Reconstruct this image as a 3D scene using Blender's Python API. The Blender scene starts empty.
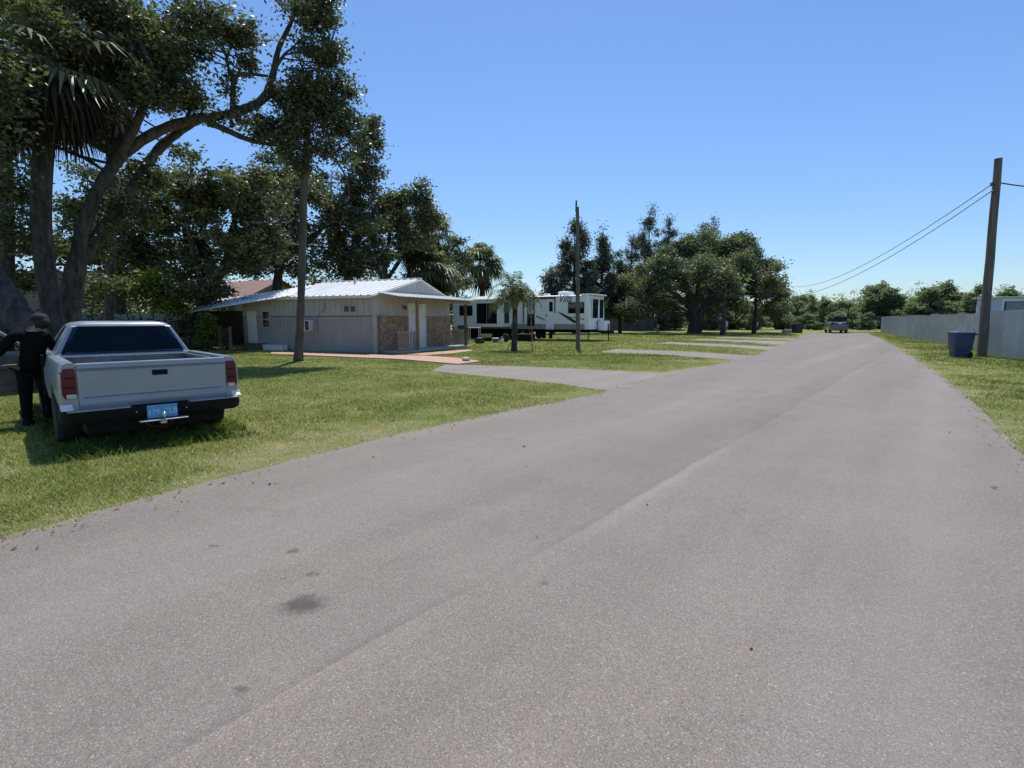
import bpy, bmesh, math, random
import numpy as np
from mathutils import Vector, Matrix, Euler
R = math.radians
PI = math.pi
random.seed(7)
rng = np.random.default_rng(11)
S = bpy.context.scene
COL = S.collection

# ------------------------------------------------------------------ camera
F, CAMH, HOR = 520.0, 1.6, 320.0
PITCH = math.atan((384 - HOR) / F)
cam = bpy.data.cameras.new('camera')
cam.sensor_width = 36
cam.lens = F / 1024 * 36
cam.clip_end = 5000
cam.clip_start = 0.05
camo = bpy.data.objects.new('camera', cam)
COL.objects.link(camo)
camo.location = (0, 0, CAMH)
camo.rotation_euler = (R(90) - PITCH, 0, 0)
S.camera = camo

def ray(px, py):
    a, b = (px - 512) / F, (384 - py) / F
    return Vector((a, math.cos(PITCH) + b * math.sin(PITCH), -math.sin(PITCH) + b * math.cos(PITCH)))
def G(px, py, z=0.0):
    r = ray(px, py); t = (z - CAMH) / r.z
    return Vector((r.x * t, r.y * t, z))
def at(px, py, Y):
    r = ray(px, py); t = Y / r.y
    return Vector((r.x * t, Y, CAMH + r.z * t))

# ------------------------------------------------------------------ materials
MATS = {}
class NT:
    def __init__(s, m):
        m.use_nodes = True
        s.t = m.node_tree; s.n = s.t.nodes; s.l = s.t.links
        s.n.clear()
    def new(s, typ, **kw):
        n = s.n.new(typ)
        for k, v in kw.items():
            if k.startswith('i_'):
                n.inputs[k[2:].replace('_', ' ')].default_value = v
            else: setattr(n, k, v)
        return n
    def link(s, a, b): s.l.new(a, b)
    def math(s, op, a, b=None, c=None, clamp=False):
        n = s.new('ShaderNodeMath', operation=op); n.use_clamp = clamp
        for i, v in enumerate((a, b, c)):
            if v is None: continue
            if isinstance(v, (int, float)): n.inputs[i].default_value = v
            else: s.link(v, n.inputs[i])
        return n.outputs[0]
    def mix(s, fac, a, b, typ='MIX'):
        n = s.new('ShaderNodeMix', data_type='RGBA', blend_type=typ)
        for i, v in ((0, fac), (6, a), (7, b)):
            if isinstance(v, (int, float)): n.inputs[i].default_value = v
            elif isinstance(v, tuple): n.inputs[i].default_value = v if len(v) == 4 else v + (1,)
            else: s.link(v, n.inputs[i])
        return n.outputs[2]
    def ramp(s, fac, pts, interp='LINEAR'):
        n = s.new('ShaderNodeValToRGB'); n.color_ramp.interpolation = interp
        e = n.color_ramp.elements
        while len(e) < len(pts): e.new(0.5)
        for i, (p, c) in enumerate(pts):
            e[i].position = p
            e[i].color = (c, c, c, 1) if isinstance(c, (int, float)) else tuple(c) + (1,)
        s.link(fac, n.inputs[0]); return n.outputs[0]
    def noise(s, vec, scale, detail=3, rough=0.55, out=0):
        n = s.new('ShaderNodeTexNoise'); n.inputs['Scale'].default_value = scale
        n.inputs['Detail'].default_value = detail; n.inputs['Roughness'].default_value = rough
        if vec is not None: s.link(vec, n.inputs['Vector'])
        return n.outputs[out]

def c4(c): return tuple(c) + (1,) if len(c) == 3 else tuple(c)

def mat(name, col, rough=0.6, metal=0.0, var=0.12, vscale=6.0, bump=0.0, bscale=40.0, coat=0.0, spec=0.5, dirt=0.0, stretch=None):
    """painted / natural surface with noise variation of colour and roughness"""
    if name in MATS: return MATS[name]
    m = bpy.data.materials.new(name); MATS[name] = m
    k = NT(m)
    out = k.new('ShaderNodeOutputMaterial')
    p = k.new('ShaderNodeBsdfPrincipled')
    k.link(p.outputs[0], out.inputs[0])
    tc = k.new('ShaderNodeTexCoord'); v = tc.outputs['Object']
    if stretch:
        mp = k.new('ShaderNodeMapping'); mp.inputs['Scale'].default_value = stretch
        k.link(v, mp.inputs[0]); v = mp.outputs[0]
    n1 = k.noise(v, vscale, 4)
    lo = tuple(max(0, x * (1 - var * 1.6)) for x in col[:3]); hi = tuple(min(1, x * (1 + var * 1.6)) for x in col[:3])
    c = k.ramp(n1, [(0.3, lo), (0.7, hi)])
    if dirt:
        n2 = k.noise(v, vscale * 0.35, 5, 0.7)
        f = k.ramp(n2, [(0.45, 0.0), (0.75, dirt)])
        c = k.mix(f, c, tuple(x * 0.45 for x in col[:3]))
    k.link(c, p.inputs['Base Color'])
    k.link(k.ramp(n1, [(0.2, max(0.02, rough - 0.08)), (0.8, min(1, rough + 0.08))]), p.inputs['Roughness'])
    p.inputs['Metallic'].default_value = metal
    p.inputs['Coat Weight'].default_value = coat
    p.inputs['Coat Roughness'].default_value = 0.08
    p.inputs['Specular IOR Level'].default_value = spec
    if bump:
        b = k.new('ShaderNodeBump'); b.inputs['Strength'].default_value = bump; b.inputs['Distance'].default_value = 0.02
        k.link(k.noise(v, bscale, 4), b.inputs['Height']); k.link(b.outputs[0], p.inputs['Normal'])
    return m

def leaf_mat(name, dark, light, trans=0.3, rough=0.45, spec=0.5):
    if name in MATS: return MATS[name]
    m = bpy.data.materials.new(name); MATS[name] = m
    k = NT(m); out = k.new('ShaderNodeOutputMaterial')
    a = k.new('ShaderNodeAttribute', attribute_name='tint')
    c = k.ramp(a.outputs['Fac'], [(0.0, dark), (1.0, light)])
    p = k.new('ShaderNodeBsdfPrincipled'); k.link(c, p.inputs['Base Color'])
    p.inputs['Roughness'].default_value = rough; p.inputs['Specular IOR Level'].default_value = spec
    t = k.new('ShaderNodeBsdfTranslucent')
    k.link(k.mix(1.0, c, (1.0, 1.15, 0.55), 'MULTIPLY'), t.inputs[0])
    mx = k.new('ShaderNodeMixShader'); mx.inputs[0].default_value = trans
    k.link(p.outputs[0], mx.inputs[1]); k.link(t.outputs[0], mx.inputs[2]); k.link(mx.outputs[0], out.inputs[0])
    return m

def glass_mat(name, tint=(0.08, 0.11, 0.14), clear=0.5):
    if name in MATS: return MATS[name]
    m = bpy.data.materials.new(name); MATS[name] = m
    k = NT(m); out = k.new('ShaderNodeOutputMaterial')
    tr = k.new('ShaderNodeBsdfTransparent'); tr.inputs[0].default_value = c4(tint)
    p = k.new('ShaderNodeBsdfPrincipled'); p.inputs['Base Color'].default_value = (0.008, 0.012, 0.018, 1); p.inputs['Roughness'].default_value = 0.04
    tc = k.new('ShaderNodeTexCoord')
    k.link(k.ramp(k.noise(tc.outputs['Object'], 3), [(0.3, 0.03), (0.7, 0.08)]), p.inputs['Roughness'])
    mx = k.new('ShaderNodeMixShader'); mx.inputs[0].default_value = 1 - clear
    k.link(tr.outputs[0], mx.inputs[1]); k.link(p.outputs[0], mx.inputs[2]); k.link(mx.outputs[0], out.inputs[0])
    return m

# ------------------------------------------------------------------ mesh helpers
class MB:
    def __init__(s): s.v = []; s.f = []; s.mi = []
    def add(s, vs, fs, m=0):
        o = len(s.v); s.v += [tuple(x) for x in vs]
        s.f += [tuple(i + o for i in f) for f in fs]; s.mi += [m] * len(fs)
        return s
    def box(s, c, size, rot=None, m=0, taper=1.0):
        hx, hy, hz = (x / 2 for x in size)
        vs = []
        for z in (-1, 1):
            t = taper if z > 0 else 1
            for x, y in ((-1, -1), (1, -1), (1, 1), (-1, 1)): vs.append(Vector((x * hx * t, y * hy * t, z * hz)))
        if rot is not None:
            M = Euler(rot).to_matrix(); vs = [M @ q for q in vs]
        vs = [q + Vector(c) for q in vs]
        return s.add(vs, [(3, 2, 1, 0), (4, 5, 6, 7), (0, 1, 5, 4), (1, 2, 6, 5), (2, 3, 7, 6), (3, 0, 4, 7)], m)
    def bar(s, a, b, w, d=None, m=0, up=(0, 0, 1)):
        a, b = Vector(a), Vector(b); d = d or w
        z = (b - a).normalized(); u = Vector(up)
        if abs(z.dot(u)) > 0.95: u = Vector((0, 1, 0))
        x = z.cross(u).normalized(); y = z.cross(x)
        vs = [p + x * (i * w / 2) + y * (j * d / 2) for p in (a, b) for i, j in ((-1, -1), (1, -1), (1, 1), (-1, 1))]
        return s.add(vs, [(3, 2, 1, 0), (4, 5, 6, 7), (0, 1, 5, 4), (1, 2, 6, 5), (2, 3, 7, 6), (3, 0, 4, 7)], m)
    def loft(s, secs, m=0, caps=(True, True), closed=True):
        n = len(secs[0]); vs = [p for q in secs for p in q]; fs = []
        for i in range(len(secs) - 1):
            for j in range(n if closed else n - 1):
                a, b = i * n + j, i * n + (j + 1) % n
                fs.append((a, b, b + n, a + n))
        if caps[0]: fs.append(tuple(reversed(range(n))))
        if caps[1]: fs.append(tuple(range((len(secs) - 1) * n, len(secs) * n)))
        return s.add(vs, fs, m)
    def tube(s, pts, rad, n=8, m=0, caps=True):
        pts = [Vector(p) for p in pts]
        if not hasattr(rad, '__len__'): rad = [rad] * len(pts)
        ref = None; secs = []
        for i, p in enumerate(pts):
            t = (pts[min(i + 1, len(pts) - 1)] - pts[max(i - 1, 0)]).normalized()
            if ref is None:
                ref = Vector((1, 0, 0)) if abs(t.x) < 0.8 else Vector((0, 1, 0))
            x = (ref - t * ref.dot(t)).normalized(); y = t.cross(x); ref = x
            secs.append([p + (x * math.cos(a) + y * math.sin(a)) * rad[i] for a in [2 * PI * j / n for j in range(n)]])
        return s.loft(secs, m, (caps, caps))
    def lathe(s, prof, c=(0, 0, 0), axis='z', n=20, m=0, caps=True):
        secs = []
        for r, h in prof:
            q = []
            for j in range(n):
                a = 2 * PI * j / n; x, y = r * math.cos(a), r * math.sin(a)
                p = {'z': (x, y, h), 'x': (h, x, y), 'y': (y, h, x)}[axis]
                q.append(Vector(p) + Vector(c))
            secs.append(q)
        return s.loft(secs, m, (caps, caps))
    def poly(s, pts, m=0): return s.add(pts, [tuple(range(len(pts)))], m)
    def ball(s, c, r, n=10, m=0):
        r = r if hasattr(r, '__len__') else (r, r, r); secs = []
        for i in range(1, n):
            a = PI * i / n
            secs.append([Vector((c[0] + r[0] * math.sin(a) * math.cos(b), c[1] + r[1] * math.sin(a) * math.sin(b), c[2] - r[2] * math.cos(a))) for b in [2 * PI * j / (n * 2) for j in range(n * 2)]])
        return s.loft(secs, m)
    def build(s, name, mats, parent=None, smooth=False, bevel=0.0, label=None, M=None, seg=2):
        me = bpy.data.meshes.new(name)
        me.from_pydata(s.v, [], s.f)
        mats = mats if isinstance(mats, (list, tuple)) else [mats]
        for m_ in mats: me.materials.append(m_)
        me.polygons.foreach_set('material_index', s.mi)
        if M is not None: me.transform(M)
        me.validate()
        if smooth:
            me.polygons.foreach_set('use_smooth', [True] * len(me.polygons))
        o = bpy.data.objects.new(name, me); COL.objects.link(o)
        if parent is not None: o.parent = parent
        if bevel:
            b = o.modifiers.new('bevel', 'BEVEL'); b.width = bevel; b.segments = seg; b.limit_method = 'ANGLE'; b.angle_limit = R(35)
        if smooth == 'auto':
            try: me.set_sharp_from_angle(angle=R(38))
            except Exception: pass
        if label: o['label'] = label
        return o

def thing(name, label, cat, loc=(0, 0, 0), rz=0.0, group=None, rot=None):
    o = bpy.data.objects.new(name, None); COL.objects.link(o)
    o.empty_display_size = 0.3
    o.location = loc; o.rotation_euler = rot if rot else (0, 0, rz)
    o['label'] = label; o['category'] = cat
    if group: o['group'] = group
    return o
def tag(o, label, cat, group=None):
    o['label'] = label; o['category'] = cat
    if group: o['group'] = group
    return o
def struct(o, kind='structure'): o['kind'] = kind; return o
def dup(root, loc, rz, scale, label, group):
    r = root.copy(); COL.objects.link(r); r.location = loc; r.rotation_euler = (0, 0, rz); r.scale = scale
    r['label'] = label; r['group'] = group
    for ch in list(root.children):
        c = ch.copy(); COL.objects.link(c); c.parent = r
        for g in list(ch.children):
            d = g.copy(); COL.objects.link(d); d.parent = c
    return r
def rrect(hx, y0, y1, r, z, n=5, cx=0.0):
    out = []
    for (x, y, a0) in ((hx - r, y1 - r, 0), (-hx + r, y1 - r, 90), (-hx + r, y0 + r, 180), (hx - r, y0 + r, 270)):
        for i in range(n + 1):
            a = R(a0 + 90 * i / n); out.append(Vector((cx + x + r * math.cos(a), y + r * math.sin(a), z)))
    return out
def cut(o, cutters):
    """boolean-difference real holes into o, baked into its mesh"""
    tmp = []
    for mb in cutters:
        c = mb.build('cutter', [o.data.materials[0]], None); c.matrix_world = o.matrix_world
        mo = o.modifiers.new('b', 'BOOLEAN'); mo.object = c; mo.operation = 'DIFFERENCE'; mo.solver = 'EXACT'; tmp.append(c)
    bpy.context.view_layer.update()
    dg = bpy.context.evaluated_depsgraph_get()
    me = bpy.data.meshes.new_from_object(o.evaluated_get(dg))
    o.modifiers.clear(); o.data = me
    for c in tmp:
        d = c.data; bpy.data.objects.remove(c); bpy.data.meshes.remove(d)
def text_mesh(name, body, size, mt, parent, M, shear=0.0, depth=0.004, align='CENTER'):
    cu = bpy.data.curves.new(name, 'FONT'); cu.body = body; cu.size = size; cu.shear = shear; cu.extrude = depth
    cu.align_x = align; cu.align_y = 'CENTER'
    t = bpy.data.objects.new(name, cu); COL.objects.link(t)
    bpy.context.view_layer.update()
    me = bpy.data.meshes.new_from_object(t.evaluated_get(bpy.context.evaluated_depsgraph_get()))
    bpy.data.objects.remove(t); bpy.data.curves.remove(cu)
    me.transform(M); me.materials.clear(); me.materials.append(mt)
    o = bpy.data.objects.new(name, me); COL.objects.link(o); o.parent = parent
    return o
def spline(pts, n=6):
    """Catmull-Rom through (x,y,z,r) control points"""
    P = [Vector(p) for p in pts]; P = [P[0] * 2 - P[1]] + P + [P[-1] * 2 - P[-2]]; out = []
    for i in range(1, len(P) - 2):
        for k in range(n):
            t = k / n; a, b, c, d = P[i - 1], P[i], P[i + 1], P[i + 2]
            out.append(0.5 * (2 * b + (c - a) * t + (2 * a - 5 * b + 4 * c - d) * t * t + (3 * b - a - 3 * c + d) * t ** 3))
    out.append(P[-2]); return out

def raw_mesh(name, verts, faces_n, mt, parent=None, tint=None, smooth=False):
    """big meshes straight from arrays: faces_n verts per face, consecutive"""
    nv = len(verts); nf = nv // faces_n
    me = bpy.data.meshes.new(name)
    me.vertices.add(nv); me.vertices.foreach_set('co', np.ascontiguousarray(verts, dtype=np.float32).ravel())
    me.loops.add(nv); me.loops.foreach_set('vertex_index', np.arange(nv, dtype=np.int32))
    me.polygons.add(nf); me.polygons.foreach_set('loop_start', np.arange(0, nv, faces_n, dtype=np.int32))
    me.update(calc_edges=True)
    if tint is not None:
        a = me.attributes.new('tint', 'FLOAT', 'POINT'); a.data.foreach_set('value', np.ascontiguousarray(tint, dtype=np.float32))
    me.materials.append(mt)
    o = bpy.data.objects.new(name, me); COL.objects.link(o)
    if parent is not None: o.parent = parent
    return o

# ------------------------------------------------------------------ foliage
def unit(n, g):
    v = g.normal(size=(n, 3)); return v / np.linalg.norm(v, axis=1, keepdims=True)
def lumpify(blobs, lump, seed):
    g = np.random.default_rng(seed + 5000); sub = []
    for c_, r_ in blobs:                                # break each mass into separate leafy tufts with gaps between
        for _ in range(lump):
            dv = unit(1, g)[0] * g.uniform(0.35, 0.95); f_ = g.uniform(0.30, 0.52)
            sub.append((Vector((c_[0] + dv[0] * r_[0], c_[1] + dv[1] * r_[1], c_[2] + dv[2] * r_[2])), (r_[0] * f_, r_[1] * f_, r_[2] * f_ * 1.1)))
    return sub
def branchlets(stems, blobs, seed, share=0.6, rad=0.05):
    g = random.Random(seed); nodes = [Vector(q[:3]) for st in stems for q in spline(st, 4)[3:]]; out = []
    if not nodes: return out
    for c, r in blobs:
        if g.random() > share: continue
        n = min(nodes, key=lambda p: (p - c).length + (1.5 * max(0, p.z - c.z)))
        d = (c - n).length
        if d < 0.3: continue
        m1 = n.lerp(c, 0.4) + Vector((g.gauss(0, .12), g.gauss(0, .12), g.gauss(0.05, .12))) * d; m2 = n.lerp(c, 0.75) + Vector((g.gauss(0, .1), g.gauss(0, .1), g.gauss(0.03, .1))) * d
        out.append([V4(n, rad * (0.7 + d * 0.12)), V4(m1, rad * 0.7), V4(m2, rad * 0.45), V4(c + Vector((0, 0, r[2] * 0.4)), rad * 0.2)])
    return out
def leaf_cloud(blobs, n_clumps, per, size, seed, spread=0.35, elong=1.9, droop=0.0, flat=0.35, shell=0.5, lump=0):
    """blobs: (centre, radii). Clumps of leaves through each blob's volume, denser toward its skin."""
    g = np.random.default_rng(seed)
    if lump: blobs = lumpify(blobs, lump, seed)
    w = np.array([b[1][0] * b[1][2] + b[1][0] * b[1][1] for b in blobs]) ** 0.9; w /= w.sum()
    idx = g.choice(len(blobs), n_clumps, p=w)
    C = np.array([tuple(b[0]) for b in blobs])[idx]; Rr = np.array([tuple(b[1]) for b in blobs])[idx]
    d = unit(n_clumps, g); r = g.uniform(0, 1, (n_clumps, 1)) ** shell
    cl = C + d * r * Rr * (1 + 0.18 * g.normal(size=(n_clumps, 1)))
    ct = np.clip(g.normal(0.45, 0.22, n_clumps), 0, 1)
    cs = spread * g.uniform(0.55, 1.4, n_clumps)
    n = n_clumps * per
    ci = np.repeat(np.arange(n_clumps), per)
    off = g.normal(size=(n, 3)) * cs[ci][:, None]; off[:, 2] *= 0.65
    p = cl[ci] + off
    a = unit(n, g); a[:, 2] = a[:, 2] * 0.6 - droop; a /= np.linalg.norm(a, axis=1, keepdims=True)
    nn = unit(n, g); nn[:, 2] += flat * 2; nn -= a * (nn * a).sum(1, keepdims=True); nn /= np.linalg.norm(nn, axis=1, keepdims=True) + 1e-9
    b = np.cross(a, nn)
    L = size * g.uniform(0.6, 1.35, (n, 1)); W = L / elong
    v = np.stack([p - a * L / 2, p + b * W / 2 + nn * W * 0.15, p + a * L / 2, p - b * W / 2 + nn * W * 0.15], 1).reshape(-1, 3)
    t = np.clip(ct[ci] + g.normal(0, 0.16, n), 0, 1)
    return v, np.repeat(t, 4)

def bark_mat(name, col): return mat(name, col, 0.9, 0, 0.55, 7, 1.0, 18, dirt=0.6, stretch=(1, 1, 0.3))
BARK = bark_mat('bark_grey', (0.064, 0.056, 0.050))
BARKD = bark_mat('bark_dark', (0.055, 0.047, 0.041))
LEAF = leaf_mat('leaf_oak', (0.034, 0.043, 0.025), (0.225, 0.242, 0.135), 0.38, 0.42, 0.45)
LEAF2 = leaf_mat('leaf_mid', (0.046, 0.060, 0.032), (0.25, 0.27, 0.150), 0.4, 0.45)
LEAFB = leaf_mat('leaf_bright', (0.06, 0.10, 0.015), (0.22, 0.26, 0.05), 0.4, 0.45)
LEAFP = leaf_mat('leaf_pine', (0.050, 0.064, 0.056), (0.175, 0.20, 0.155), 0.34, 0.6, 0.3)
LEAFF = leaf_mat('leaf_far_haze', (0.155, 0.190, 0.140), (0.33, 0.37, 0.25), 0.5, 0.6, 0.3)  # distance haze put into the leaf colour: lighter, softer green
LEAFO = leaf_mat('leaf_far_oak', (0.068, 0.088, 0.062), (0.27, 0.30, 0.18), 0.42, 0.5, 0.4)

def limbs(stems, name='trunk', mt=None, parent=None, base=None, n=9):
    b = MB()
    for st in stems:
        q = spline(st, 6); b.tube([Vector(p[:3]) - base for p in q], [p[3] * (1 + 0.07 * math.sin(i * 2.1)) for i, p in enumerate(q)], n)
    return b.build(name, mt or BARK, parent, smooth=True)
def V4(p, r): return Vector((p[0], p[1], p[2], r))

def tree(name, label, base, stems, blobs, n_clumps, per, size, mt, seed, spread=0.35, group=None, bark=None, **kw):
    base = Vector(base); t = thing(name, label, 'tree', base, 0, group)
    lump = kw.pop('lump', 0); twig = kw.pop('twig', 0.05)
    if lump: blobs = lumpify(blobs, lump, seed)
    limbs(list(stems) + (branchlets(stems, blobs, seed, 0.6, twig) if lump else []), 'trunk', bark, t, base)
    v, ti = leaf_cloud([(Vector(c) - base, r) for c, r in blobs], n_clumps, per, size, seed, spread, **kw)
    raw_mesh('crown', v, 4, mt, t, ti)
    return t
def pxblob(px, py, rx, ry, Y, ry_d=None):
    c = at(px, py, Y); k = Y / F
    return (c, (rx * k, (ry_d if ry_d else rx * k * 0.9), ry * k))
def pstem(pts, Y, r):
    """pts px list (px,py[,Y]); r list of radii"""
    return [V4(at(p[0], p[1], p[2] if len(p) > 2 else Y), q) for p, q in zip(pts, r)]

# ------------------------------------------------------------------ world and sun
ELEV, AZ = R(66), R(3)
w = bpy.data.worlds.new('World'); S.world = w; w.use_nodes = True
k = NT(w)
wo = k.new('ShaderNodeOutputWorld'); bg = k.new('ShaderNodeBackground')
sky = k.new('ShaderNodeTexSky'); sky.sky_type = 'NISHITA'; sky.sun_disc = False
sky.sun_elevation = ELEV; sky.sun_rotation = AZ; sky.air_density = 1.0; sky.dust_density = 0.4; sky.ozone_density = 1.6
hs = k.new('ShaderNodeHueSaturation'); hs.inputs['Saturation'].default_value = 1.05
tcw = k.new('ShaderNodeTexCoord'); sxw = k.new('ShaderNodeSeparateXYZ'); k.link(tcw.outputs['Generated'], sxw.inputs[0])
grd = k.ramp(sxw.outputs[2], [(0.0, (0.66, 0.79, 0.96)), (0.10, (0.70, 0.83, 1.0)), (0.30, (0.75, 0.91, 1.12)), (0.6, (0.72, 0.90, 1.10))])   # clear humid-blue horizon
k.link(sky.outputs[0], hs.inputs['Color']); k.link(k.mix(1.0, hs.outputs[0], grd, 'MULTIPLY'), bg.inputs[0]); bg.inputs[1].default_value = 0.14
k.link(bg.outputs[0], wo.inputs[0])
sl = bpy.data.lights.new('sun', 'SUN'); sl.energy = 4.8; sl.angle = R(0.53); sl.color = (1.0, 0.95, 0.875)
so = bpy.data.objects.new('sun', sl); COL.objects.link(so)
sd = Vector((math.sin(AZ) * math.cos(ELEV), math.cos(AZ) * math.cos(ELEV), math.sin(ELEV)))
so.rotation_euler = sd.to_track_quat('Z', 'Y').to_euler(); so.location = (0, 30, 60)
S.view_settings.view_transform = 'Standard'; S.view_settings.look = 'None'; S.view_settings.exposure = 0; S.view_settings.gamma = 1
S.cycles.max_bounces = 7; S.cycles.transparent_max_bounces = 12

# ------------------------------------------------------------------ ground, road, pads
def ground_mat():
    m = bpy.data.materials.new('lawn'); k = NT(m); out = k.new('ShaderNodeOutputMaterial'); p = k.new('ShaderNodeBsdfPrincipled')
    g = k.new('ShaderNodeNewGeometry'); v = g.outputs['Position']
    big = k.noise(v, 0.35, 5, 0.6); mid = k.noise(v, 2.2, 5, 0.65); fine = k.noise(v, 28, 6, 0.75)
    f = k.math('ADD', k.math('MULTIPLY', big, 0.55), k.math('MULTIPLY', mid, 0.45))
    c = k.ramp(f, [(0.34, (0.150, 0.200, 0.048)), (0.48, (0.235, 0.262, 0.082)), (0.64, (0.42, 0.365, 0.20))])
    c = k.mix(k.ramp(fine, [(0.35, 0.55), (0.60, 0.0)]), c, (0.055, 0.070, 0.020))
    c = k.mix(k.ramp(fine, [(0.60, 0.0), (0.8, 0.6)]), c, (0.26, 0.24, 0.11))
    k.link(c, p.inputs['Base Color']); p.inputs['Roughness'].default_value = 0.95; p.inputs['Specular IOR Level'].default_value = 0.1
    b = k.new('ShaderNodeBump'); b.inputs['Strength'].default_value = 0.8; b.inputs['Distance'].default_value = 0.05
    k.link(fine, b.inputs['Height']); k.link(b.outputs[0], p.inputs['Normal'])
    k.link(p.outputs[0], out.inputs[0]); return m
gm = MB(); gm.poly([(-1500, -300, 0), (1500, -300, 0), (1500, 2500, 0), (-1500, 2500, 0)])
struct(gm.build('ground', ground_mat()))

SEAM = (G(215, 742), G(700, 461))            # paving seam running with the road
RA = math.atan2((SEAM[1] - SEAM[0]).x, (SEAM[1] - SEAM[0]).y)
def asphalt(name, base, seam=True, stains=()):
    m = bpy.data.materials.new(name); k = NT(m); out = k.new('ShaderNodeOutputMaterial'); p = k.new('ShaderNodeBsdfPrincipled')
    g = k.new('ShaderNodeNewGeometry'); v = g.outputs['Position']
    vo = k.new('ShaderNodeTexVoronoi'); vo.inputs['Scale'].default_value = 190; k.link(v, vo.inputs['Vector'])
    cellr = k.new('ShaderNodeSeparateColor'); k.link(vo.outputs['Color'], cellr.inputs[0])
    grain = k.noise(v, 160, 3, 0.8)
    mid = k.noise(v, 1.1, 6, 0.65); big = k.noise(v, 0.16, 4, 0.6)
    mp = k.new('ShaderNodeMapping'); mp.inputs['Rotation'].default_value = (0, 0, RA); k.link(v, mp.inputs[0])
    mps = k.new('ShaderNodeMapping'); mps.inputs['Scale'].default_value = (1.1, 0.09, 1); k.link(mp.outputs[0], mps.inputs[0])
    streak = k.noise(mps.outputs[0], 1.0, 4, 0.6)
    b0 = tuple(base)
    c = k.ramp(k.math('ADD', k.math('MULTIPLY', streak, 0.6), k.math('MULTIPLY', mid, 0.4)), [(0.35, tuple(x * 0.80 for x in b0)), (0.65, tuple(x * 1.16 for x in b0))])
    c = k.mix(k.ramp(big, [(0.42, 0.0), (0.66, 0.30)]), c, tuple(x * 0.75 for x in b0))
    c = k.mix(k.ramp(cellr.outputs[0], [(0.0, 0.0), (0.70, 0.0), (0.92, 0.24), (1.0, 0.62)]), c, (0.54, 0.49, 0.455))   # pale aggregate
    c = k.mix(k.ramp(cellr.outputs[1], [(0.45, 0.0), (0.95, 0.55)]), c, (0.070, 0.060, 0.056))             # dark binder
    c = k.mix(k.ramp(grain, [(0.35, 0.35), (0.55, 0.0)]), c, (0.06, 0.056, 0.055))
    if seam:
        sx = k.new('ShaderNodeSeparateXYZ'); k.link(mp.outputs[0], sx.inputs[0])
        Mr = Matrix.Rotation(RA, 3, 'Z'); u0 = (Mr @ SEAM[0]).x
        wob = k.math('MULTIPLY', k.math('SUBTRACT', k.noise(mp.outputs[0], 0.22, 3), 0.5), 0.55)
        u = k.math('SUBTRACT', k.math('ADD', sx.outputs[0], wob), u0); VA = (Mr @ G(560, 545)).y; VB = (Mr @ G(745, 432)).y
        br = k.ramp(k.noise(mp.outputs[0], 0.6, 4, 0.7), [(0.35, 0.15), (0.65, 1.0)])
        dk = k.ramp(k.math('MULTIPLY', u, -0.7), [(0.0, 0.0), (0.008, 0.55), (0.07, 0.24), (0.55, 0.0)])
        lt = k.ramp(k.math('ABSOLUTE', k.math('SUBTRACT', u, 0.05)), [(0.0, 0.34), (0.07, 0.08), (0.25, 0.0)])
        c = k.mix(k.math('MULTIPLY', dk, br), c, (0.085, 0.080, 0.078)); gate = k.ramp(k.math('DIVIDE', k.math('SUBTRACT', sx.outputs[1], VA), VB - VA), [(0.0, 0.05), (0.25, 1.0), (0.6, 0.9), (1.0, 0.05)])
        c = k.mix(k.math('MULTIPLY', k.math('MULTIPLY', lt, br), gate), c, (0.42, 0.37, 0.34))
        for uo, wd, am in ((2.0, 0.55, 0.16), (4.1, 0.5, 0.14), (-1.7, 0.6, 0.12)):        # worn wheel paths
            f = k.ramp(k.math('ABSOLUTE', k.math('SUBTRACT', u, uo)), [(0.0, am), (wd, 0.0)])
            c = k.mix(f, c, (0.36, 0.335, 0.33))
        cr = k.new('ShaderNodeTexVoronoi'); cr.feature = 'DISTANCE_TO_EDGE'; cr.inputs['Scale'].default_value = 0.32
        cw = k.new('ShaderNodeVectorMath', operation='MULTIPLY_ADD'); k.link(k.noise(v, 1.6, 5, 0.7, out=1), cw.inputs[0]); cw.inputs[1].default_value = (1.6, 1.6, 0); k.link(v, cw.inputs[2]); k.link(cw.outputs[0], cr.inputs['Vector'])
        cf = k.math('MULTIPLY', k.ramp(cr.outputs['Distance'], [(0.0, 0.55), (0.0045, 0.0)]), k.ramp(k.noise(v, 0.28, 3), [(0.52, 0.0), (0.62, 1.0)]))
        c = k.mix(cf, c, (0.05, 0.045, 0.042))                                           # hairline cracks in places
    if stains:
        dn = k.noise(v, 14, 4, 0.7, out=1); dv = k.new('ShaderNodeVectorMath', operation='MULTIPLY_ADD')
        k.link(dn, dv.inputs[0]); dv.inputs[1].default_value = (0.16, 0.16, 0); dv.inputs[2].default_value = (-0.08, -0.08, 0)
        av = k.new('ShaderNodeVectorMath', operation='ADD'); k.link(v, av.inputs[0]); k.link(dv.outputs[0], av.inputs[1])
        for (pt, rx, ry, am) in stains:
            sv = k.new('ShaderNodeVectorMath', operation='SUBTRACT'); k.link(av.outputs[0], sv.inputs[0]); sv.inputs[1].default_value = (pt.x, pt.y, pt.z)
            ms = k.new('ShaderNodeVectorMath', operation='MULTIPLY'); k.link(sv.outputs[0], ms.inputs[0]); ms.inputs[1].default_value = (1 / rx, 1 / ry, 0)
            ln = k.new('ShaderNodeVectorMath', operation='LENGTH'); k.link(ms.outputs[0], ln.inputs[0])
            c = k.mix(k.ramp(ln.outputs['Value'], [(0.35, am), (1.0, 0.0)]), c, (0.035, 0.034, 0.032))
    k.link(c, p.inputs['Base Color']); p.inputs['Roughness'].default_value = 0.75; p.inputs['Specular IOR Level'].default_value = 0.32
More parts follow.
